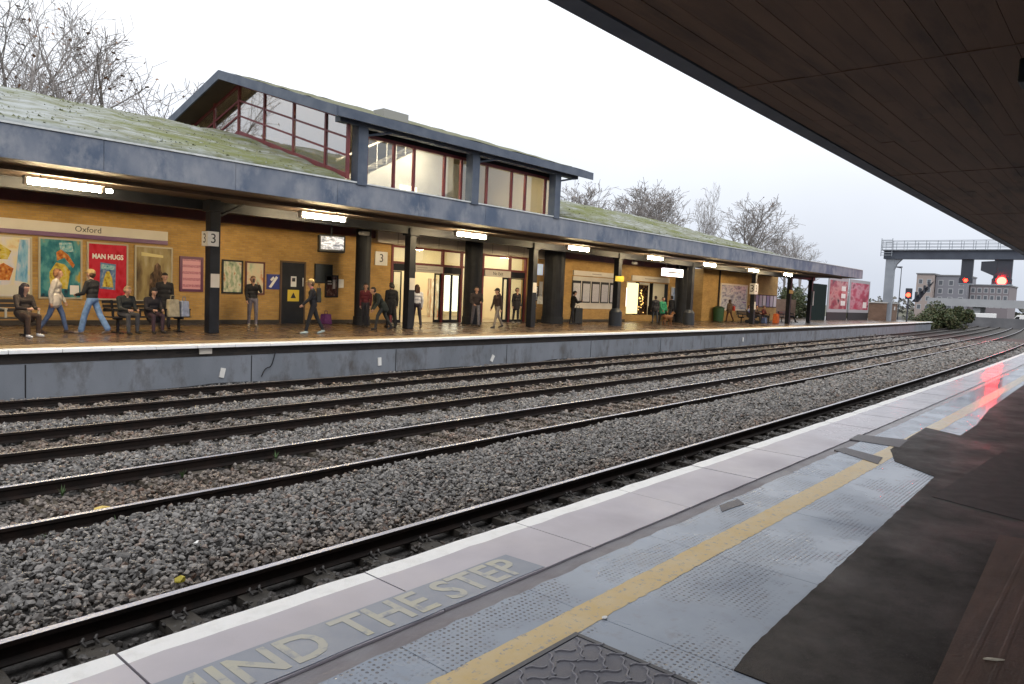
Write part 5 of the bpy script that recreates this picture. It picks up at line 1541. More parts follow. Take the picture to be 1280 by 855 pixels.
sit('person in dark hood seated beside the shopping bags', 8.80, 20.72, -88, top=(0.02, 0.016, 0.02), legs=(0.045, 0.022, 0.035), hair=(0.015, 0.012, 0.014), head=22, lean=12, long_hair=0.12, bulk=1.08, H=1.66, coat=0.1)
person('person in dark coat standing behind the bench', 9.72, 22.55, -105, 1.72, (0.015, 0.014, 0.018), DKB, hair=(0.02, 0.015, 0.012), head=15, coat=0.25)
person('person in black jumper and grey jeans holding a phone to the ear', 13.06, 23.3, -112, 1.76, BLK, GREYJ, shoe=(0.4, 0.36, 0.3), hair=(0.22, 0.13, 0.07), L=(6, 2), Rr=(-6, 6), armL=(55, 105), armR=(0, 40), turn=15)
o, pc8 = person('person in black jacket with pink collar and pale trainers walking with a backpack', 13.2, 19.85, 152, 1.75, BLK, BLK, shoe=(0.55, 0.65, 0.62), hair=(0.15, 0.09, 0.05), hat=(0.40, 0.29, 0.13), L=(16, 3), Rr=(-18, 8), armL=(28, 25), armR=(-10, 30), lean=6, collar=(0.65, 0.08, 0.14), bulk=1.08)
person('person in dark green coat bending forward beside the round pier', 17.0, 21.1, 160, 1.74, (0.016, 0.024, 0.022), (0.025, 0.028, 0.03), hair=(0.03, 0.02, 0.015), L=(30, 20), Rr=(-22, 10), armL=(40, 30), armR=(34, 20), lean=34, coat=0.14, bulk=1.15, head=-10)
person('person in dark red top standing behind the bending person', 17.45, 22.7, -140, 1.68, (0.14, 0.02, 0.03), DKB, hair=(0.05, 0.03, 0.02))
person('person in dark coat walking into the entrance', 18.75, 22.7, 70, 1.74, (0.014, 0.016, 0.018), (0.02, 0.02, 0.024), hair=(0.02, 0.015, 0.012), L=(16, 4), Rr=(-14, 8), coat=0.15)
person('person in long black coat behind the second black column', 18.10, 21.95, 78, 1.76, (0.014, 0.014, 0.016), (0.02, 0.02, 0.022), hair=(0.06, 0.05, 0.045), coat=0.35, L=(8, 4), Rr=(-8, 4))
person('person with long brown hair in white top and dark trousers walking to the entrance', 19.1, 21.6, 66, 1.73, (0.58, 0.58, 0.62), (0.025, 0.018, 0.028), hair=(0.055, 0.022, 0.015), long_hair=0.36, L=(10, 4), Rr=(-14, 10), shoe=(0.25, 0.2, 0.15))
person('person in puffy dark jacket and grey jeans leaving the entrance', 23.0, 22.1, -125, 1.76, (0.035, 0.025, 0.027), (0.16, 0.15, 0.17), hair=(0.05, 0.035, 0.025), L=(14, 4), Rr=(-16, 10), armL=(25, 60), armR=(10, 55), bulk=1.18)
person('person in dark brown hooded top and cap with sand trousers', 23.25, 21.05, 168, 1.74, (0.04, 0.022, 0.02), (0.26, 0.22, 0.18), hair=(0.03, 0.02, 0.015), hat=(0.03, 0.02, 0.02), L=(18, 4), Rr=(-20, 10), armL=(-10, 15), armR=(12, 15), hood=True, bulk=1.1)
person('person in black coat standing by the no exit doors', 27.75, 23.85, -100, 1.80, BLK, (0.02, 0.02, 0.022), shoe=(0.35, 0.33, 0.3), hair=(0.10, 0.07, 0.05), coat=0.2, L=(3, 2), Rr=(-4, 3))
person('person in black beside the fat dark pier carrying a pale bag', 29.3, 24.0, -60, 1.76, (0.012, 0.014, 0.016), BLK, hair=(0.02, 0.02, 0.02), coat=0.2)
person('person in black looking down at a phone before the timetable board', 31.35, 22.95, -35, 1.78, (0.014, 0.014, 0.016), (0.016, 0.016, 0.02), hair=(0.015, 0.012, 0.012), head=32, armL=(35, 75), armR=(35, 75), lean=5, bulk=1.15)
person('person in bright green coat standing with a brown dog', 38.75, 21.7, -110, 1.66, (0.03, 0.30, 0.14), (0.02, 0.02, 0.025), hair=(0.10, 0.07, 0.05), coat=0.15, armL=(12, 20), armR=(20, 25), bulk=1.1)
person('person in dark jacket standing left of the green coat', 40.0, 22.9, 60, 1.72, (0.02, 0.02, 0.028), (0.04, 0.05, 0.07), hair=(0.03, 0.02, 0.02), coat=0.1, bulk=1.1)
person('person in black jacket with back turned at the shop counter', 43.9, 23.9, 80, 1.78, BLK, (0.03, 0.03, 0.035), hair=(0.02, 0.015, 0.012), bulk=1.1)
person('person in brown coat with red bag walking along the wall', 52.6, 23.7, 70, 1.72, (0.10, 0.06, 0.035), (0.10, 0.035, 0.025), hair=(0.03, 0.015, 0.012), long_hair=0.22, L=(14, 4), Rr=(-16, 14), coat=0.12)
sit('person in purple jacket seated by the pushchair', 53.0, 21.85, -80, top=(0.07, 0.05, 0.30), legs=(0.03, 0.035, 0.06), hair=(0.10, 0.04, 0.025), head=5)
sit('person in brown jacket seated at the middle of the long bench', 54.3, 21.85, -95, top=(0.06, 0.035, 0.025), legs=(0.025, 0.025, 0.03), hair=(0.03, 0.015, 0.012), head=10)
sit('person in dark red top seated beside the orange rucksack', 55.7, 21.85, -100, top=(0.12, 0.022, 0.02), legs=(0.02, 0.02, 0.024), hair=(0.08, 0.035, 0.02), head=12)
sit('person in black seated alone near the last canopy column', 62.5, 22.3, -60, top=BLK, legs=BLK, hair=(0.03, 0.02, 0.02), head=8, L=(86, 60), Rr=(82, 55))

# dog: shaped trunk, jointed legs, neck, head, ears and tail
def dog(X, Y, face):
    P = []
    rc = lambda a, r0, b, r1, t='fur': P.append((a, r0, b, r1, t))
    rc((0.24, 0, 0.50), 0.14, (0.0, 0, 0.50), 0.125); rc((0.0, 0, 0.51), 0.12, (-0.28, 0, 0.53), 0.105); rc((0.27, 0, 0.44), 0.11, (0.1, 0, 0.42), 0.09)
    rc((0.32, 0, 0.56), 0.095, (0.46, 0, 0.72), 0.07); rc((0.47, 0, 0.75), 0.078, (0.50, 0, 0.75), 0.07); rc((0.52, 0, 0.73), 0.05, (0.65, 0, 0.70), 0.034); rc((0.665, 0, 0.71), 0.018, (0.67, 0, 0.71), 0.018, 'nose')
    for s_ in (1, -1):
        rc((0.44, 0.065 * s_, 0.80), 0.025, (0.43, 0.085 * s_, 0.71), 0.018)
        rc((0.53, 0.035 * s_, 0.77), 0.011, (0.535, 0.036 * s_, 0.77), 0.011, 'nose')
        rc((0.25, 0.08 * s_, 0.48), 0.065, (0.22, 0.085 * s_, 0.30), 0.04); rc((0.22, 0.085 * s_, 0.30), 0.036, (0.24, 0.085 * s_, 0.06), 0.026); rc((0.24, 0.085 * s_, 0.035), 0.032, (0.29, 0.085 * s_, 0.03), 0.028)
        rc((-0.27, 0.075 * s_, 0.52), 0.085, (-0.20, 0.085 * s_, 0.34), 0.055); rc((-0.20, 0.085 * s_, 0.34), 0.045, (-0.34, 0.085 * s_, 0.20), 0.03)
        rc((-0.34, 0.085 * s_, 0.20), 0.028, (-0.31, 0.085 * s_, 0.05), 0.024); rc((-0.31, 0.085 * s_, 0.035), 0.03, (-0.25, 0.085 * s_, 0.03), 0.027)
    rc((-0.36, 0, 0.57), 0.032, (-0.50, 0, 0.50), 0.024); rc((-0.50, 0, 0.50), 0.024, (-0.60, 0, 0.54), 0.012)
    me = fuse('dog', P, {'fur': cloth((0.24, 0.10, 0.035)), 'nose': M['ink']}, 0.014)
    o_ = link('dog', me, None, 0, (X, Y, 0), R(face)); tag(o_, 'brown dog standing in front of the person in the green coat', 'dog')


dog(38.25, 21.05, -12)


# bags and luggage
def bag(name, label, cat, X, Y, z, w, d_, h, c, rz=0.0, handle=True, taper=0.85):
    t_ = thing(name, label, cat, (X, Y, z), R(rz))
    g_ = MB(); a, b = w / 2, d_ / 2
    g_.hexa([(-a, -b, 0), (a, -b, 0), (a, b, 0), (-a, b, 0), (-a * taper, -b * taper, h), (a * taper, -b * taper, h), (a * taper, b * taper, h), (-a * taper, b * taper, h)])
    g_.build('body', cloth(c), t_, bevel=min(w, d_) * 0.12)
    if handle:
        g_ = MB(); g_.path([(-a * 0.4, 0, h - 0.01), (-a * 0.3, 0, h + 0.12), (a * 0.3, 0, h + 0.12), (a * 0.4, 0, h - 0.01)], 0.012, 6); g_.build('handle', cloth(tuple(x * 0.5 for x in c)), t_)
    return t_


bag('shopping_bag', 'cream paper shopping bag on the bench beside the seated pair', 'bag', 9.35, 21.15, 0.456, 0.36, 0.2, 0.5, (0.55, 0.46, 0.30), 8)
bag('shopping_bag', 'pale blue carrier bag at the end of the bench', 'bag', 9.70, 21.2, 0.456, 0.26, 0.2, 0.46, (0.42, 0.46, 0.58), 12)
bag('holdall', 'small purple bag on the platform at the foot of the brick wall', 'bag', 16.75, 24.3, 0.0, 0.42, 0.3, 0.40, (0.13, 0.03, 0.16), 15)
sc = bag('suitcase', 'dark grey suitcase standing beside the person with the phone', 'suitcase', 32.1, 23.15, 0.0, 0.5, 0.32, 0.86, (0.045, 0.05, 0.06), -20, True, 0.97)
for k in (-0.2, 0.2):
    MB().tube((k - 0.02, 0, 0.0), (k + 0.02, 0, 0.0), 0.03, 0.03, 10).build('wheel', M['black'], sc, loc=(0, 0, 0.028))
bag('rucksack', 'bright orange rucksack on the platform by the long bench', 'rucksack', 56.3, 21.5, 0.0, 0.6, 0.4, 0.75, (0.6, 0.13, 0.03), 5)
bag('blue_bag', 'dark blue bag on the platform before the long bench', 'bag', 53.7, 21.4, 0.0, 0.5, 0.35, 0.45, (0.05, 0.08, 0.18), 5)
d8 = dirv(152)
bp = bag('backpack', 'black and yellow backpack on the back of the person in the pink collar', 'backpack', 13.2 - d8.x * 0.16, 19.85 - d8.y * 0.16, 1.0, 0.14, 0.30, 0.46, (0.03, 0.03, 0.03), 152, True, 0.85)
MB().box(-0.09, -0.06, -0.10, 0.10, 0.05, 0.36).build('pocket', cloth((0.42, 0.33, 0.03)), bp, bevel=0.015)
bag('shoulder_bag', 'red shoulder bag carried by the person in the brown coat', 'bag', 52.9, 23.55, 0.85, 0.3, 0.16, 0.36, (0.5, 0.05, 0.03), 70)
bag('white_bag', 'white carrier bag held beside the fat dark pier', 'bag', 29.65, 23.85, 1.0, 0.3, 0.14, 0.4, (0.7, 0.7, 0.65), -60)
# phones
tag(MB().box(-0.035, 0.035, -0.006, 0.006, -0.07, 0.07).build('phone', M['dark'], loc=(12.98, 23.12, 1.60), rotz=0.3), 'dark phone held to the ear of the person in grey jeans', 'phone')
# pushchair
pu = thing('pushchair', 'black and pale blue pushchair beside the person in purple', 'pushchair', (51.9, 21.6, 0), R(-60))
for y in (-0.25, 0.25):
    for x in (-0.35, 0.35):
        g = MB(); g.tube((x, y - 0.03, 0.13), (x, y + 0.03, 0.13), 0.13, 0.13, 16); g.build('wheel', M['black'], pu)
g = MB()
for y in (-0.24, 0.24):
    g.path([(0.35, y, 0.13), (0.0, y, 0.5), (-0.35, y, 0.13)], 0.018, 6); g.path([(0.0, y, 0.5), (-0.5, y, 1.0)], 0.018, 6)
g.path([(-0.5, -0.24, 1.0), (-0.5, 0.24, 1.0)], 0.018, 6); g.build('frame', M['black'], pu)
g = MB(); g.prism([(-0.30, 0.42), (0.28, 0.40), (0.36, 0.52), (-0.18, 0.60), (-0.34, 0.92), (-0.42, 0.90)], -0.22, 0.22, 'y'); g.build('seat', cloth((0.03, 0.03, 0.035)), pu)
g = MB(); g.prism([(-0.42, 0.9), (-0.3, 1.05), (-0.05, 1.08), (0.12, 0.96), (-0.05, 0.99), (-0.28, 0.95), (-0.36, 0.86)], -0.23, 0.23, 'y'); g.build('hood', cloth((0.45, 0.55, 0.68)), pu)
# bins
def bin_(label, X, Y, c, r=0.28, h=1.05):
    t_ = thing('litter_bin', label, 'bin', (X, Y, 0))
    g_ = MB(); g_.tube((0, 0, 0.02), (0, 0, h * 0.86), r * 0.92, r, 18); g_.tube((0, 0, 0), (0, 0, 0.02), r * 0.8, r * 0.8, 18); g_.build('body', mat('bin_%d' % int(X), c, 0.5), t_)
    g_ = MB(); g_.tube((0, 0, h * 0.86), (0, 0, h * 0.9), r * 1.06, r * 1.06, 18); g_.tube((0, 0, h * 0.9), (0, 0, h), r * 1.0, r * 0.55, 18); g_.build('lid', mat('bin_lid_%d' % int(X), tuple(x * 0.6 for x in c), 0.5), t_)


bin_('green litter bin in front of the brick wall beside the downpipe', 52.0, 24.3, (0.02, 0.075, 0.03), 0.42, 1.15)
bin_('black litter bin beside the tall blue poster', 45.6, 24.3, (0.02, 0.02, 0.024), 0.35, 1.1)

# ------------------------------------------------------------------ hoardings at the platform end
hb = thing('hoarding', 'dark green boarded hoarding left of the billboards', 'hoarding', (76.4, 24.9, 0))
for k in range(7):
    g = MB(); x = -2.1 + 0.6 * k; g.box(x + 0.006, x + 0.594, -0.03, 0.03, 0.0, 3.7); g.build('panel', mat('dark_green_board', (0.010, 0.022, 0.021), 0.8, spec=0.08), hb)
bbm = mat('billboard_frame_grey', (0.32, 0.33, 0.35), 0.5)
for x0, x1, lab, cols, sd in ((78.9, 85.6, 'billboard with red and pink portrait prints beside the green hoarding', [(0.10, 0.015, 0.03), (0.28, 0.03, 0.05), (0.45, 0.2, 0.2), (0.05, 0.01, 0.02)], 3.7),
                              (86.2, 94.0, 'crimson billboard with pale streaks nearest the signal gantry', [(0.22, 0.008, 0.03), (0.36, 0.02, 0.06), (0.5, 0.2, 0.25), (0.16, 0.005, 0.02)], 8.8)):
    t = thing('billboard', lab, 'billboard', ((x0 + x1) / 2, 24.8, 0))
    w = (x1 - x0) / 2
    g = MB(); g.box(-w, w, 0.0, 0.12, 0.85, 4.6); g.build('frame', bbm, t)
    g = MB(); g.box(-w + 0.35, w - 0.35, -0.015, -0.002, 1.2, 4.25); g.build('sheet', print_mat('billboard_%d' % int(x0), cols, 3.2, sd, detail=3), t)
    g = MB(); g.box(-w, w, 0.02, 0.1, 0.0, 0.848); g.build('base', M['dark'], t)
    if x0 < 80:
        for z in (1.6, 2.4, 3.2):
            g = MB(); g.box(0.9, 2.4, -0.02, -0.016, z, z + 0.5); g.build('printed_shape', M['white'], t)
    else:
        g = MB(); g.box(1.4, 2.8, -0.02, -0.016, 1.4, 2.1); g.build('printed_shape', M['white'], t)
lw = MB().box(66.6, 77.5, 27.6, 27.9, -0.02, 2.0).build('garden_wall', M['red_brick']); tag(lw, 'low brown brick wall beyond the end of the station building', 'wall')
o = MB().box(68.4, 69.6, 27.5, 27.58, 0.9, 1.9).build('white_notice', M['white']); tag(o, 'white notice on the low brown brick wall', 'notice')
ub = thing('equipment_cabinet', 'brown brick equipment cabinet at the platform end below the red signal', 'cabinet', (99.0, 24.4, 0))
g = MB(); g.box(-2.6, 2.6, -1.0, 1.0, 0, 2.1); g.build('body', M['red_brick'], ub)
g = MB(); g.box(-2.7, 2.7, -1.1, 1.1, 2.1, 2.22); g.build('top', M['stair'], ub)
for x in (-1.5, 1.2):
    g = MB(); g.box(x - 0.25, x + 0.25, -1.04, -1.001, 1.3, 1.75); g.build('label_plate', M['white'], ub)

# ------------------------------------------------------------------ signal gantry
GX = 97.0
gs = mat('galvanised_steel', (0.30, 0.33, 0.37), 0.55, (0.24, 0.27, 0.31), 0.7, metal=0.2)
gd = mat('dark_signal_steel', (0.035, 0.04, 0.055), 0.5)
gn = thing('signal_gantry', 'grey steel signal gantry with walkway railings spanning the tracks', 'gantry', (0, 0, 0))
g = MB(); g.box(GX - 0.35, GX + 0.35, 23.0, 23.95, -0.02, 8.3)
g.prism([(22.2, 7.5), (23.0, 7.5), (23.0, 6.2), (22.75, 6.9)], GX - 0.3, GX + 0.3, 'x'); g.build('post', gs, gn)
g = MB(); g.box(GX - 0.5, GX + 0.5, -4, 24.2, 7.5, 8.5); g.build('beam', mat('dark_blue_beam', (0.07, 0.085, 0.115), 0.55, (0.05, 0.06, 0.085), 0.8), gn)
g = MB(); g.box(GX - 0.8, GX + 0.8, -4, 24.4, 8.51, 8.62); g.build('walkway', gs, gn)
for z in (8.95, 9.3, 9.65):
    g = MB(); g.tube((GX - 0.78, -4, z), (GX - 0.78, 24.4, z), 0.03, 0.03, 6); g.tube((GX + 0.78, -4, z), (GX + 0.78, 24.4, z), 0.03, 0.03, 6); g.build('handrail', gs, gn)
y = -4.0
while y < 24.5:
    g = MB(); g.tube((GX - 0.78, y, 8.6), (GX - 0.78, y, 9.66), 0.03, 0.03, 6); g.tube((GX + 0.78, y, 8.6), (GX + 0.78, y, 9.66), 0.03, 0.03, 6); g.build('baluster', gs, gn); y += 1.18
g = MB()
for z in np.arange(7.9, 10.0, 0.3):
    g.box(GX - 1.1, GX - 0.95, 23.2, 24.4, z, z + 0.06)
for y in (23.2, 24.4):
    g.tube((GX - 1.02, y, 7.8), (GX - 1.02, y, 9.95), 0.04, 0.04, 6)
g.build('ladder_cage', gs, gn)
g = MB(); g.box(GX - 0.3, GX + 0.3, -3.5, -2.7, -1.3, 7.5); g.build('post', gs, gn)


def signal(label, Y, zt, zb, w, lens, lr, box=False):
    t_ = thing('railway_signal', label, 'signal', (GX, Y, zb))
    h = zt - zb
    g_ = MB(); g_.box(-0.25, 0.25, -w / 2, w / 2, 0.25, h); g_.build('hanger', gd, t_)
    g_ = MB(); g_.prism([(-w / 2 - 0.1, 0.0), (w / 2 + 0.1, 0.0), (w / 2 + 0.1, 0.55), (w / 2 - 0.1, 0.75), (-w / 2 + 0.1, 0.75), (-w / 2 - 0.1, 0.55)], -0.45, -0.26, 'x'); g_.build('head', gd, t_)
    g_ = MB(); g_.tube((-0.46, 0, 0.35), (-0.50, 0, 0.35), lr, lr, 20); g_.build('lens', lens, t_)
    g_ = MB(); n_ = 10
    pts = [(math.cos(PI * k / n_) * (lr + 0.05), math.sin(PI * k / n_) * (lr + 0.05)) for k in range(n_ + 1)]
    for (a, b), (c, d_) in zip(pts[:-1], pts[1:]):
        g_.add([(-0.45, a, 0.35 + b), (-0.80, a, 0.35 + b), (-0.80, c, 0.35 + d_), (-0.45, c, 0.35 + d_)], [(0, 1, 2, 3)])
    g_.build('visor', gd, t_)
    if box:
        g_ = MB(); g_.prism([(0.6, 0.8), (2.1, 1.5), (2.1, 2.5), (0.6, 2.6)], -0.3, 0.3, 'x'); g_.build('route_indicator', gd, t_)
    g_ = MB(); g_.box(-0.6, 0.3, -w / 2 - 0.12, w / 2 + 0.12, -0.14, -0.002); g_.build('platform', gs, t_)


signal('red signal hanging from the middle of the gantry', 15.4, 7.5, 4.75, 1.15, M['red_lamp'], 0.20)
signal('bright red signal with route box hanging from the gantry', 11.95, 7.5, 4.75, 1.7, M['red_lamp_near'], 0.46, True)
st = thing('railway_signal', 'red signal on a short post with a folded arm at the far platform end', 'signal', (96.0, 21.0, 0))
g = MB(); g.tube((0, 0, 0), (0, 0, 2.8), 0.09, 0.09, 10); g.build('post', gd, st)
g = MB(); g.box(-0.15, 0.15, -0.35, 0.35, 2.7, 4.0); g.build('head', gd, st, bevel=0.05)
g = MB(); g.tube((-0.16, 0, 3.2), (-0.22, 0, 3.2), 0.24, 0.24, 20); g.build('lens', M['red_lamp_low'], st)
g = MB(); g.hexa([(0.2, -0.3, 2.4), (0.5, -0.9, 2.4), (0.9, -0.9, 2.4), (0.6, -0.3, 2.4), (0.2, -1.2, 3.6), (0.5, -2.4, 4.9), (0.9, -2.4, 4.9), (0.6, -1.2, 3.6)]); g.build('folded_arm', gd, st)
for k in range(4):
    g = MB(); g.box(0.1, 1.0, -0.75 - 0.42 * k, -0.62 - 0.42 * k, 2.5 + 0.5 * k, 3.6 + 0.4 * k); g.build('arm_rib', gd, st)
# lamp posts far off
for px, py, Yl, lab in ((1127, 335, 28.0, 'tall lamp post beyond the gantry post'),):
    d = _ray(px, py); X = 118.0; q = Vector((0, 0, CAMH)) + d * (X / d.x)
    t = thing('lamp_post', lab, 'lamp post', (X, q.y, -1.6))
    g = MB(); g.tube((0, 0, 0), (0, 0, q.z + 1.6), 0.09, 0.05, 8); g.build('post', gd, t)
    g = MB(); g.tube((0, 0, q.z + 1.58), (0, 0.9, q.z + 1.75), 0.05, 0.05, 6); g.build('arm', gd, t)
    g = MB(); g.box(-0.12, 0.12, -0.1, 1.3, q.z + 1.66, q.z + 1.82); g.build('lantern', gd, t)

# ------------------------------------------------------------------ buildings and bridge in the distance
BX = 230.0


def block(label, y0, y1, z1, X, depth, wm, cols, rows, wz0, wz1, wy, wh, win=(0.12, 0.13, 0.15), band=None):
    t_ = thing('apartment_block', label, 'building', (X, (y0 + y1) / 2, -1.6))
    w = (y1 - y0) / 2
    g_ = MB(); g_.box(0, depth, -w, w, 0, z1 + 1.6); g_.build('wall', wm, t_)
    g_ = MB(); g_.box(-0.2, depth + 0.2, -w - 0.2, w + 0.2, z1 + 1.6, z1 + 1.95); g_.build('roof', mat('roof_edge_grey', (0.18, 0.18, 0.19), 0.7), t_)
    for i_ in range(cols):
        for j_ in range(rows):
            yc = -w + (i_ + 0.5) * (2 * w / cols); zc = 1.6 + wz0 + (j_ + 0.5) * ((wz1 - wz0) / rows)
            g_ = MB(); g_.box(-0.02, 0.1, yc - wy / 2, yc + wy / 2, zc - wh / 2, zc + wh / 2); f_ = g_.build('window', mat('pale_window_frame', (0.45, 0.46, 0.48), 0.5), t_)
            g_ = MB(); g_.box(-0.05, -0.021, yc - wy / 2 + 0.15, yc + wy / 2 - 0.15, zc - wh / 2 + 0.15, zc + wh / 2 - 0.15); g_.build('pane', mat('far_pane', win, 0.15), f_)
    return t_


block('tan brick apartment block beyond the gantry', 44.4, 48.6, 11.3, BX, 14, mat('tan_block', (0.36, 0.30, 0.28), 0.8), 2, 4, 1, 10.5, 1.1, 1.4)  # block walls and window frames are coloured paler in place of distance haze
block('dark grey apartment block joined to the tan block', 36.6, 44.2, 11.0, BX + 2, 14, mat('grey_block', (0.22, 0.22, 0.25), 0.8), 3, 4, 1, 10.3, 1.2, 1.5, (0.25, 0.26, 0.28))
block('long brown block with rows of pale windows behind the bush', 27.3, 36.4, 8.7, BX + 6, 16, mat('brown_block', (0.22, 0.195, 0.21), 0.8), 6, 3, 2.4, 8.4, 1.05, 1.4, (0.3, 0.32, 0.35))
br = thing('road_bridge', 'long pale grey road bridge crossing the tracks in the distance', 'bridge', (205, 20, -1.6))
g = MB(); g.box(0, 9, -70, 20.5, 4.3, 5.2); g.build('deck', mat('bridge_concrete', (0.30, 0.31, 0.32), 0.8), br)
g = MB(); g.box(-0.3, -0.002, -70, 20.5, 4.25, 6.1); g.build('parapet', mat('bridge_parapet', (0.38, 0.39, 0.41), 0.75, (0.33, 0.34, 0.36), 0.3), br)
for y in (-40, -22, 10, 18.5):
    g = MB(); g.box(0.5, 8.5, y - 0.8, y + 0.8, 0, 4.3); g.build('pier', MATS['bridge_concrete'], br)
for i, (y, w) in enumerate(((14.2, 9.0), (24.5, 4.5))):
    t = thing('white_van', ('long white lorry parked before the distant bridge', 'white van parked before the distant bridge')[i], 'van', (170 + 6 * i, y, -1.5))
    g = MB(); g.prism([(-w / 2, 0.5), (w / 2, 0.5), (w / 2, 1.5), (w / 2 - 0.8, 2.7), (-w / 2, 2.8)], -1.1, 1.1, 'x'); g.build('body', mat('van_white', (0.8, 0.8, 0.8), 0.4), t, bevel=0.08)
    g = MB(); g.prism([(w / 2 - 0.72, 2.4), (w / 2 - 0.02, 1.55), (w / 2 - 0.5, 1.55), (w / 2 - 1.2, 1.55), (w / 2 - 1.2, 2.4)], -1.12, 1.12, 'x'); g.build('cab_window', M['dark'], t)
    for yy in (-w / 2 + 0.9, w / 2 - 0.9):
        g = MB(); g.tube((-1.12, yy, 0.42), (1.12, yy, 0.42), 0.42, 0.42, 14); g.build('axle_wheels', M['black'], t)
ww = MB(); ww.box(150, 150.4, 2, 26, -1.6, 0.6); tag(ww.build('boundary_wall', mat('grey_boundary', (0.16, 0.16, 0.17), 0.85, (0.11, 0.11, 0.12), 0.5)), 'low grey boundary wall beyond the platform end', 'wall')


# ------------------------------------------------------------------ vegetation
def tree_mesh(seed, H=14.0, spread=1.0, rmin=0.009):
    r_ = np.random.default_rng(seed)
    segs = {0: [], 1: []}
    tips = []

    def unit(v):
        return v / np.linalg.norm(v)

    def grow(p, d, L_, rad, lev):
        n = (5, 5, 4, 3, 2)[lev]
        pts = [p]; dirs = [d]
        for k in range(n):
            j = r_.normal(0, (0.05, 0.09, 0.11, 0.13, 0.15)[lev], 3)
            d = unit(d + j + np.array([0, 0, (0.03, 0.09, 0.09, 0.08, 0.07)[lev]]))
            p = p + d * (L_ / n)
            pts.append(p); dirs.append(d)
        rs = np.linspace(rad, rad * (0.55, 0.4, 0.35, 0.3, 0.3)[lev], n + 1)
        for k in range(n):
            segs[0 if lev < 2 else 1].append((pts[k], pts[k + 1], rs[k], rs[k + 1], (7, 5, 4, 3, 3)[lev]))
        if lev == 4:
            tips.append(pts[-1]); return
        nch = (7, 6, 5, 4)[lev]
        for c in range(nch):
            t = (0.35 if lev == 0 else 0.2) + (0.65 if lev == 0 else 0.8) * (c + r_.random()) / nch
            i_ = min(n - 1, int(t * n)); fr_ = t * n - i_
            bp_ = pts[i_] + (pts[i_ + 1] - pts[i_]) * fr_
            ax = dirs[i_ + 1]
            side = unit(np.cross(ax, r_.normal(0, 1, 3)))
            ang = r_.uniform(0.45, 0.95) * (1.0 if lev else spread)
            nd = unit(ax * math.cos(ang) + side * math.sin(ang))
            grow(bp_, nd, L_ * r_.uniform(0.42, 0.68) * (1.15 - 0.35 * t), max(0.008, rs[i_] * r_.uniform(0.45, 0.65)), lev + 1)
    grow(np.zeros(3), np.array([0, 0, 1.0]), H * 0.62, H * 0.014, 0)
    out = []
    for q in (0, 1):
        g_ = MB()
        for a, b, ra, rb, n_ in segs[q]:
            g_.tube(a, b, max(ra, rmin), max(rb, rmin), n_, 0, cap=False)
        if q == 1:
            for tp in tips:
                if r_.random() < 0.10:
                    s_ = 0.09; w_ = r_.normal(0, 1, 3); w_ /= np.linalg.norm(w_); v_ = np.cross(w_, [0, 0, 1.0]) + 1e-3
                    g_.add([tp - v_ * s_, tp + w_ * s_, tp + v_ * s_, tp - w_ * s_], [(0, 1, 2, 3)], 1)
        me = bpy.data.meshes.new('trunk' if q == 0 else 'crown'); me.from_pydata(g_.v, [], g_.f)
        me.materials.append(mat('bark', (0.23, 0.21, 0.205), 0.9, (0.29, 0.27, 0.26), 4.0))
        me.materials.append(mat('dead_leaf_brown', (0.20, 0.11, 0.06), 0.8))
        if q == 1:
            me.polygons.foreach_set('material_index', g_.m)
        out.append(me)
    zs = max(tp[2] for tp in tips)
    return out[0], out[1], zs


TM = [tree_mesh(3, 14, 1.0), tree_mesh(12, 14, 0.8), tree_mesh(15, 14, 1.15), tree_mesh(23, 14, 1.0, 0.017), tree_mesh(31, 14, 0.85, 0.017)]


def tree(label, px, topy, Y, k, rz, group, wide=1.0):
    q = ony(px, topy, Y)
    t_ = thing('bare_tree', label, 'tree', (q.x, Y, -1.6), rz, group)
    s_ = (q.z + 1.6) / TM[k][2]
    for nm, me in zip(('trunk', 'crown'), TM[k][:2]):
        o_ = link(nm, me, t_); o_.scale = (s_ * wide, s_ * wide, s_)


for px, ty, Y, k, rz, w in ((-25, -35, 36, 0, 0.4, 1.1), (30, -50, 40, 1, 1.3, 1.3), (105, -5, 38, 2, 2.2, 1.2), (150, 45, 42, 0, 4.0, 1.15), (196, 84, 44, 2, 5.0, 1.45)):
    tree('tall bare tree rising behind the mossy canopy roof left of the lantern', px, ty, Y, k, rz, 'bare trees left of the lantern', w)
for px, ty, Y, k, rz, w in ((690, 222, 62, 3, 0.3, 1.2), (722, 226, 66, 4, 2.3, 1.3), (752, 230, 66, 3, 1.9, 1.2), (788, 226, 62, 4, 3.3, 1.2), (812, 226, 66, 3, 5.3, 1.2), (838, 224, 60, 4, 0.8, 1.3), (884, 226, 64, 3, 4.6, 0.5), (930, 242, 60, 4, 2.6, 1.35),
                            (962, 280, 70, 3, 5.2, 1.1), (985, 290, 72, 4, 1.1, 1.1), (1006, 288, 72, 3, 0.2, 1.1)):
    tree('slender upright bare tree between two broad bare trees beyond the mossy roof' if w == 0.5 else 'bare winter tree rising beyond the mossy roof right of the lantern', px, ty, Y, k, rz, 'bare trees right of the lantern', w)


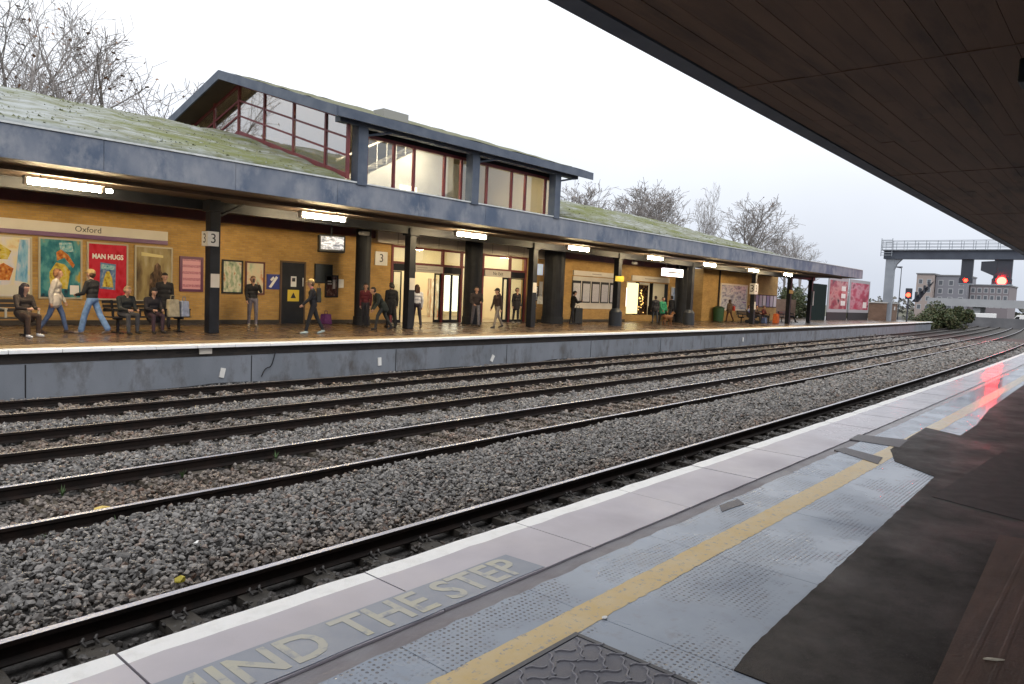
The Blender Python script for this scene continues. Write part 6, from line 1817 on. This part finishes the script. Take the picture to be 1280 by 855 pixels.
def leafy(label, name, X, Y, rx, ry, rz_, z0, n, cols, seed, cat='bush', leaf=0.10):
    r_ = np.random.default_rng(seed)
    t_ = thing(name, label, cat, (X, Y, z0))
    blobs = [(r_.uniform(-0.65, 0.65) * rx, r_.uniform(-0.65, 0.65) * ry, r_.uniform(0.25, 0.75) * rz_, r_.uniform(0.28, 0.5)) for _ in range(13)]
    g_ = MB()
    for k in range(n):
        bx, by, bz, br_ = blobs[r_.integers(0, 13)]
        v = r_.normal(0, 1, 3); v /= np.linalg.norm(v); q = r_.random() ** 0.4
        c = np.array([bx + v[0] * q * br_ * rx, by + v[1] * q * br_ * ry, max(0.05, bz + v[2] * q * br_ * rz_)])
        a = r_.normal(0, 1, 3); a /= np.linalg.norm(a); b = np.cross(a, r_.normal(0, 1, 3)); b /= np.linalg.norm(b)
        s_ = leaf * r_.uniform(0.6, 1.4)
        g_.add([c - a * s_, c + b * s_ * 0.55, c + a * s_, c - b * s_ * 0.55], [(0, 1, 2, 3)], int(r_.integers(0, len(cols))))
    g_.build('foliage', [mat('leaf_%s_%d' % (name, i_), c_, 0.7) for i_, c_ in enumerate(cols)], t_)
    g_ = MB()
    for k in range(7):
        bx, by, bz, _b = blobs[k]
        g_.tube((bx * 0.15, by * 0.15, 0), (bx, by, bz), 0.06, 0.02, 5)
    g_.build('stem', mat('bush_stem', (0.08, 0.06, 0.04), 0.9), t_)


GC = [(0.05, 0.07, 0.025), (0.035, 0.05, 0.02), (0.075, 0.09, 0.03), (0.09, 0.08, 0.035)]
leafy('large rounded green bush beyond the end of the far platform', 'bush', 118, 20.3, 4.5, 3.0, 3.7, -1.35, 8000, GC, 5, leaf=0.17)
leafy('low straggly bush at the end of the far platform ramp', 'low_bush', 112, 22.8, 2.5, 1.8, 2.6, -1.35, 2500, GC, 6, leaf=0.13)
leafy('evergreen hedge behind the low brown brick wall', 'hedge', 72, 30.6, 6.5, 2.2, 5.6, -1.6, 9000, GC, 7, 'hedge', 0.14)
leafy('dull green shrubs behind the dark hoarding', 'shrub', 82, 29.5, 6.0, 2.2, 5.2, -1.6, 6000, GC, 8, 'shrub', 0.14)
leafy('dull green shrub behind the gantry post', 'gantry_shrub', 103, 28.5, 4.0, 2.2, 4.6, -1.6, 4000, GC, 9, 'shrub', 0.14)
# weeds between the rails
wd = mat('weed_leaf', (0.05, 0.10, 0.03), 0.7)
for i, (px, py) in enumerate(((147, 655), (78, 617), (228, 594), (292, 575), (345, 571), (50, 677), (310, 632))):
    q = onz(px, py, -1.03); g = MB(); r_ = random.Random(i)
    for k in range(9):
        a = r_.uniform(0, 6.28); h = r_.uniform(0.05, 0.11); w = 0.012
        g.add([(-w * math.sin(a), w * math.cos(a), -0.03), (w * math.sin(a), -w * math.cos(a), -0.03), (math.cos(a) * 0.06, math.sin(a) * 0.06, h)], [(0, 1, 2)])
    o = g.build('weed', wd, loc=q); tag(o, 'small green weed growing in the ballast by a rail', 'weed', 'weeds in the ballast')
# far wood on the horizon
g = MB(); r_ = random.Random(40)
for k in range(2600):
    y = r_.uniform(-260, 120); X = 420 + r_.uniform(0, 40); h = 5.5 + 2.2 * math.sin(y * 0.07) + 1.5 * math.sin(y * 0.19 + 1)
    z = -1.6 + r_.random() ** 0.8 * h; s = r_.uniform(0.5, 1.3); a = r_.uniform(0, 3.1)
    g.add([(X, y - s, z), (X + s * math.cos(a), y, z - s * 0.7), (X, y + s, z + 0.2), (X - s * math.cos(a), y + 0.2, z + s * 0.8)], [(0, 1, 2, 3)])
tag(g.build('distant_wood', mat('distant_foliage', (0.09, 0.10, 0.09), 0.9, (0.13, 0.12, 0.11), 0.1)), 'low line of distant trees on the horizon', 'wood', kind='stuff')
